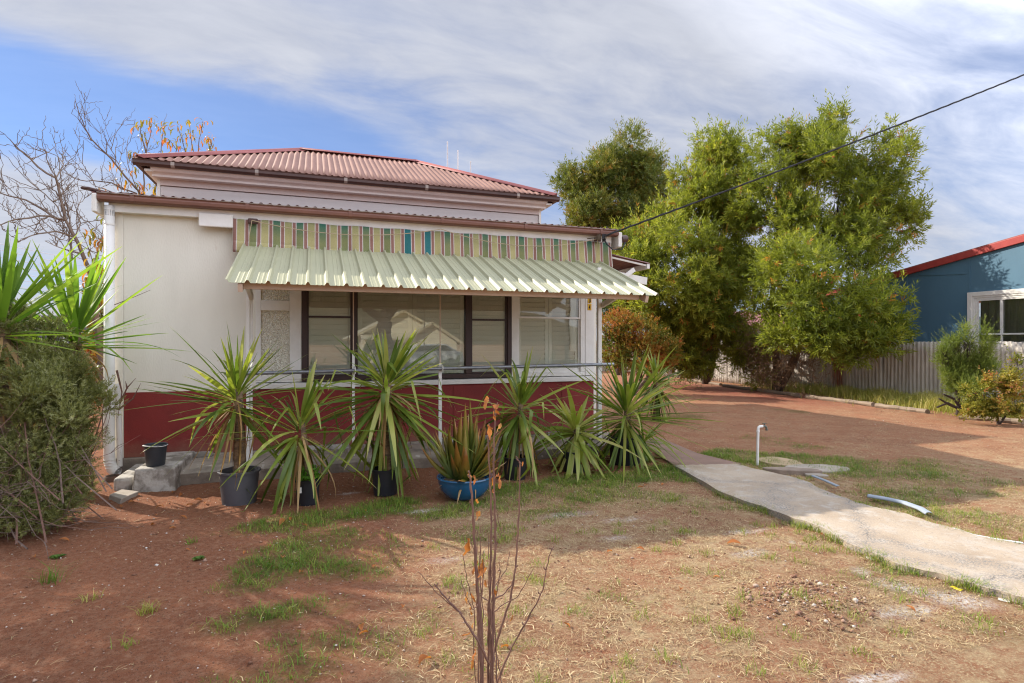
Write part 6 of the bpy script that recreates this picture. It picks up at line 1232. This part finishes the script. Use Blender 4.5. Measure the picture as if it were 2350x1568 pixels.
def lawn():
    rng = np.random.default_rng(101)
    P = np.concatenate([scatter(230000, (-2.2, 5.5, 2.2, 6.9), rng), scatter(190000, (4.5, 12, 3.0, 9.5), rng)]); g = green(P); pt_ = np.clip(.8 + .8 * wob(P, 7.5, 3) + .5 * wob(P, 17, 1), .08, 1); P = P[(rng.random(len(P)) < g ** 1.2 * pt_) & visible(P) & ~inpath(P)]
    g = green(P); n = len(P); d = dry(P); tint = np.clip(.30 + .28 * d * rng.random(n) - .15 * g + .18 * wob(P, 2.4, 3) + rng.normal(0, .12, n), 0, 1); tint = np.where(rng.random(n) < .25, np.clip(tint + .4, 0, 1), tint)
    tag(blades('grass', P, (.013 + .028 * g) * rng.uniform(.5, 1.7, n), rng.uniform(.0022, .0048, n), 1.1, tint, 'grass', rng), kind='stuff')
    # thin dry grass stubble over the rest of the lawn
    P = np.concatenate([scatter(300000, (-1.6, 6, 2.0, 6.6), rng), scatter(110000, (4.5, 13, 3.0, 10), rng)]); d = dry(P); cl = np.clip(.35 + .75 * wob(P, 6.5, 9) + .3 * wob(P, 15, 6), 0, 1); P = P[(rng.random(len(P)) < d * cl * 1.1) & visible(P) & ~inpath(P)]; n = len(P)
    tag(blades('dry_grass', P, rng.uniform(.008, .038, n), rng.uniform(.0012, .003, n), 1.2, np.clip(rng.normal(.5, .22, n), 0, 1), 'straw', rng, flat=.45, z0=.003), kind='stuff')
    i_ = rng.integers(0, 112, 5200); side = rng.random(5200) < .62; pe = np.where(side[:, None], PATH_L[i_, :2], PATH_R[i_, :2]); cl_ = np.clip(.5 + 1.1 * np.sin(i_ * .37 + side * 2) * np.sin(i_ * .11 + 1), 0, 1); P = pe + rng.normal(0, .035, (5200, 2)); P = P[rng.random(5200) < cl_]; n = len(P)
    tag(blades('edge_grass', P, rng.uniform(.03, .085, n), rng.uniform(.0025, .0045, n), .8, np.clip(.5 + rng.normal(0, .2, n), 0, 1), 'grass', rng), kind='stuff')
    # small live tufts among the dry grass
    c = scatter(330, (-.5, 6, 2.1, 5.2), rng); c = c[rng.random(len(c)) < dry(c) * .8]; P = (c[:, None] + rng.normal(0, .035, (len(c), 34, 2))).reshape(-1, 2); P = P[visible(P) & ~inpath(P)]; n = len(P)
    tag(blades('grass_tufts', P, rng.uniform(.02, .055, n), rng.uniform(.0025, .0045, n), .8, np.clip(.55 + rng.normal(0, .15, n), 0, 1), 'grass', rng), kind='stuff')
    # lying straw and sticks
    P = np.concatenate([scatter(90000, (-2.5, 8, 2.0, 7), rng), scatter(18000, (4.5, 14, 4, 16), rng)]); k = (.06 + .8 * dry(P)) * np.clip(.45 + .8 * wob(P, 5.3, 2) + .5 * wob(P, 13, 8), .05, 1); P = P[(rng.random(len(P)) < k) & visible(P) & ~inpath(P)]; n = len(P)
    az = rng.uniform(0, 6.28, n); L = rng.uniform(.010, .06, n); d = np.stack([np.cos(az), np.sin(az), 0 * az], 1); s = np.stack([-np.sin(az), np.cos(az), 0 * az], 1); c = np.stack([P[:, 0], P[:, 1], gh(P[:, 0], P[:, 1]) + .008], 1); bend = rng.normal(0, .10, n)[:, None]; W_ = rng.uniform(.0010, .0026, n)[:, None]; Lh = L[:, None] / 2; zz = np.array([0, 0, 1.]) * (rng.uniform(0, .3, n)[:, None] * Lh)
    p0 = c - d * Lh; p1 = c + s * bend * Lh + zz; p2 = c + d * Lh; V = np.stack([p0 - s * W_, p0 + s * W_, p1 - s * W_, p1 + s * W_, p2 - s * W_ * .5, p2 + s * W_ * .5], 1).reshape(-1, 3); q = np.arange(n)[:, None] * 6
    tag(objnp('straw_litter', V, np.concatenate([q + np.array([0, 1, 3, 2]), q + np.array([2, 3, 5, 4])]), M['straw'], tint=np.repeat(np.clip(rng.normal(.5, .3, n), 0, 1), 6)), kind='stuff')
    # pebbles and clods
    P = np.concatenate([scatter(14000, (-3, 6, 2.0, 7.0), rng), scatter(5000, (4.5, 13, 4, 12), rng), np.stack([rng.normal(G(1850, 1385).x, .25, 700), rng.normal(G(1850, 1385).y, .14, 700)], 1)]); P = P[visible(P) & ~inpath(P)]; n = len(P); r = np.clip(rng.lognormal(-5.6, .5, n), .0015, .016); near = np.linalg.norm(P - np.array(G(1850, 1385)[:2]), axis=1) < .4; r = np.where(near, r * 1.8, r)
    o = np.array([[1, 0, 0], [0, 1, 0], [-1, 0, 0], [0, -1, 0], [0, 0, 1], [0, 0, -1]], float); V = (o[None] * (r[:, None, None] * rng.uniform(.6, 1.3, (n, 6, 1))) * np.array([1, 1, .7])) + np.stack([P[:, 0], P[:, 1], gh(P[:, 0], P[:, 1]) + r * .35], 1)[:, None]
    t = np.array([[0, 1, 4], [1, 2, 4], [2, 3, 4], [3, 0, 4], [1, 0, 5], [2, 1, 5], [3, 2, 5], [0, 3, 5]]); M['pebble'] = leafmat('pebble', [(0, (.16, .075, .045)), (.55, (.30, .17, .11)), (.85, (.38, .29, .23)), (1, (.6, .56, .50))], trans=0, rough=.9)
    tag(objnp('pebbles', V.reshape(-1, 3), (np.arange(n)[:, None, None] * 6 + t[None]).reshape(-1, 3), M['pebble'], tint=np.repeat(rng.random(n) ** 1.3, 6)), kind='stuff')
    # taller grass along the fence
    a = [G(px, py) for px, py in ((1840, 898), (1900, 902), (1960, 912), (2030, 920), (2100, 930), (2160, 942))]; PP = []
    for v in a: PP.append(np.stack([rng.normal(v.x + .70, .6, 4600), rng.normal(v.y, .9, 4600)], 1))
    for v in a: PP.append(np.stack([rng.normal(v.x + .05, .22, 700), rng.normal(v.y, .9, 700)], 1))
    for v, k in ((G(2300, 962), 900), (G(1790, 893), 500)): PP.append(np.stack([rng.normal(v.x + .5, .4, k), rng.normal(v.y, .7, k)], 1))
    P = np.concatenate(PP); P = P[(P[:, 0] < 15.1)]; n = len(P); cl = wob(P, 2.7, 5)
    tag(blades('tall_grass', P, rng.uniform(.12, .42, n) * (.8 + .4 * cl), rng.uniform(.006, .012, n), .55, np.clip(.80 + .18 * cl + rng.normal(0, .14, n), 0, 1), 'grass', rng), kind='stuff')
    # separate tufts on the bare soil at the left
    for k, (px, py, nn, hh, tb, lab) in enumerate(((120, 1338, 46, .13, .15, 'larger green grass tuft on bare soil in the left foreground'), (343, 1410, 60, .06, .75, 'dry brownish grass tuft on bare soil with a few green blades'), (295, 1487, 26, .05, .55, 'tiny yellow green grass tuft on sunlit bare soil near the left bottom'), (205, 1380, 30, .05, .8, 'thin dry grass tuft on soil between the green and brown tufts'), (440, 1205 + 40, 30, .05, .3, 'small green tuft on the soil nearest the lawn edge'))):
        v = G(px, py); P = np.stack([rng.normal(v.x, .018 + hh * .1, nn), rng.normal(v.y, .018 + hh * .08, nn)], 1); o = blades('grass_tuft', P, rng.uniform(.5, 1.2, nn) * hh, rng.uniform(.003, .005, nn), 1.0, np.clip(tb + rng.normal(0, .12, nn), 0, 1), 'grass', rng); tag(o, lab, 'grass tuft', 'grass tufts on the bare soil')
    for k, (px, py, s, lab) in enumerate(((130, 1283, .05, 'flat dark green weed rosette on the soil left of the lawn'), (455, 1281, .045, 'small leafy weed rosette on the soil near the lawn edge'))):
        v = G(px, py); V = []; Fq = []
        for i in range(11):
            az = i * 2.4; d = np.array([math.cos(az), math.sin(az), 0]); sd = np.array([-math.sin(az), math.cos(az), 0]); L = s * rng.uniform(.7, 1.3); c = np.array([v.x, v.y, gz(v.x, v.y) + .004]); b = len(V); V += [c, c + d * L * .5 - sd * L * .3 + [0, 0, .018], c + d * L + [0, 0, .01], c + d * L * .5 + sd * L * .3 + [0, 0, .018]]; Fq.append((b, b + 1, b + 2, b + 3))
        tag(objnp('weed', V, Fq, M['weed'], tint=rng.random(len(V))), lab, 'weed', 'weed rosettes on the bare soil')
lawn()
# fallen leaves: one curled leaf copied to where the photo shows leaves
def fallen():
    rng = np.random.default_rng(111); V = []; T = []; Fq = []; ns = 6
    for k in range(ns + 1):
        s = k / ns; w = .022 * math.sin(math.pi * min(1, .08 + .9 * s)) + .001; x = (s - .5) * .105; z = .012 + .012 * math.sin(3.1 * s) + .01 * s; V += [(x, -w, z + w * .7), (x, 0, z - .004), (x, w, z + w * .45)]; T += [.35, .25, .6]
    for k in range(ns): b = 3 * k; Fq += [(b, b + 1, b + 4, b + 3), (b + 1, b + 2, b + 5, b + 4)]
    proto = objnp('fallen_leaf', V, Fq, M['orangeleaf'], tint=T, smooth=True); first = True
    soil = [(147, 1240, .9), (365, 1150 + 14, .8), (397, 1132, 1), (415, 1136, 1), (370, 1163, .9), (632 - 14, 1235 + 20, .6), (349, 1239 - 30, .8), (420, 1238 - 45, .8), (362, 1243 - 60, .7), (435, 1222 - 60, .9)]
    soil += [(280, 1165, .9), (300, 1155, .9), (455, 1150, .9), (470, 1160, .9), (395, 1228 - 12, .7), (560, 1280 - 10, .6), (80, 1285, .9), (430, 1262, .5)]
    grass_ = [(647, 1205, 1.3), (668, 1196, .9), (700, 1210, .7), (840, 1175, .7), (648, 1282, 1), (860, 1300, .6), (690, 1315, .8), (975, 1527, 1.3), (830, 1447, .9), (835, 1462, .8), (1480, 1118, 1), (1470, 1122, .9), (1685, 1253, 1.3), (1470, 1263, .8), (1560, 1360, .8), (1300, 1440, .7), (1645, 1330, .6), (2090, 1400, .7), (1400, 1270, .8), (1160, 1490, .8), (925, 1395, .7), (1885, 1230, .6), (1520, 1115, .8), (1090, 1345, .5)]
    for L, lab, grp in ((soil, 'small curled orange dead leaf lying on bare red soil', 'dead leaves on the bare soil'), (grass_, 'curled orange dead leaf lying on the dry lawn', 'dead leaves on the lawn')):
        for px, py, s in L:
            o = proto if first else proto.copy()
            if not first: COL.objects.link(o)
            first = False; v = G(px, py); o.location = (v.x, v.y, gz(v.x, v.y) + .004); o.rotation_euler = (rng.normal(0, .3), rng.normal(0, .2), rng.uniform(0, 6.28)); o.scale = (s * .72,) * 3; tag(o, lab, 'leaf', grp)
fallen()
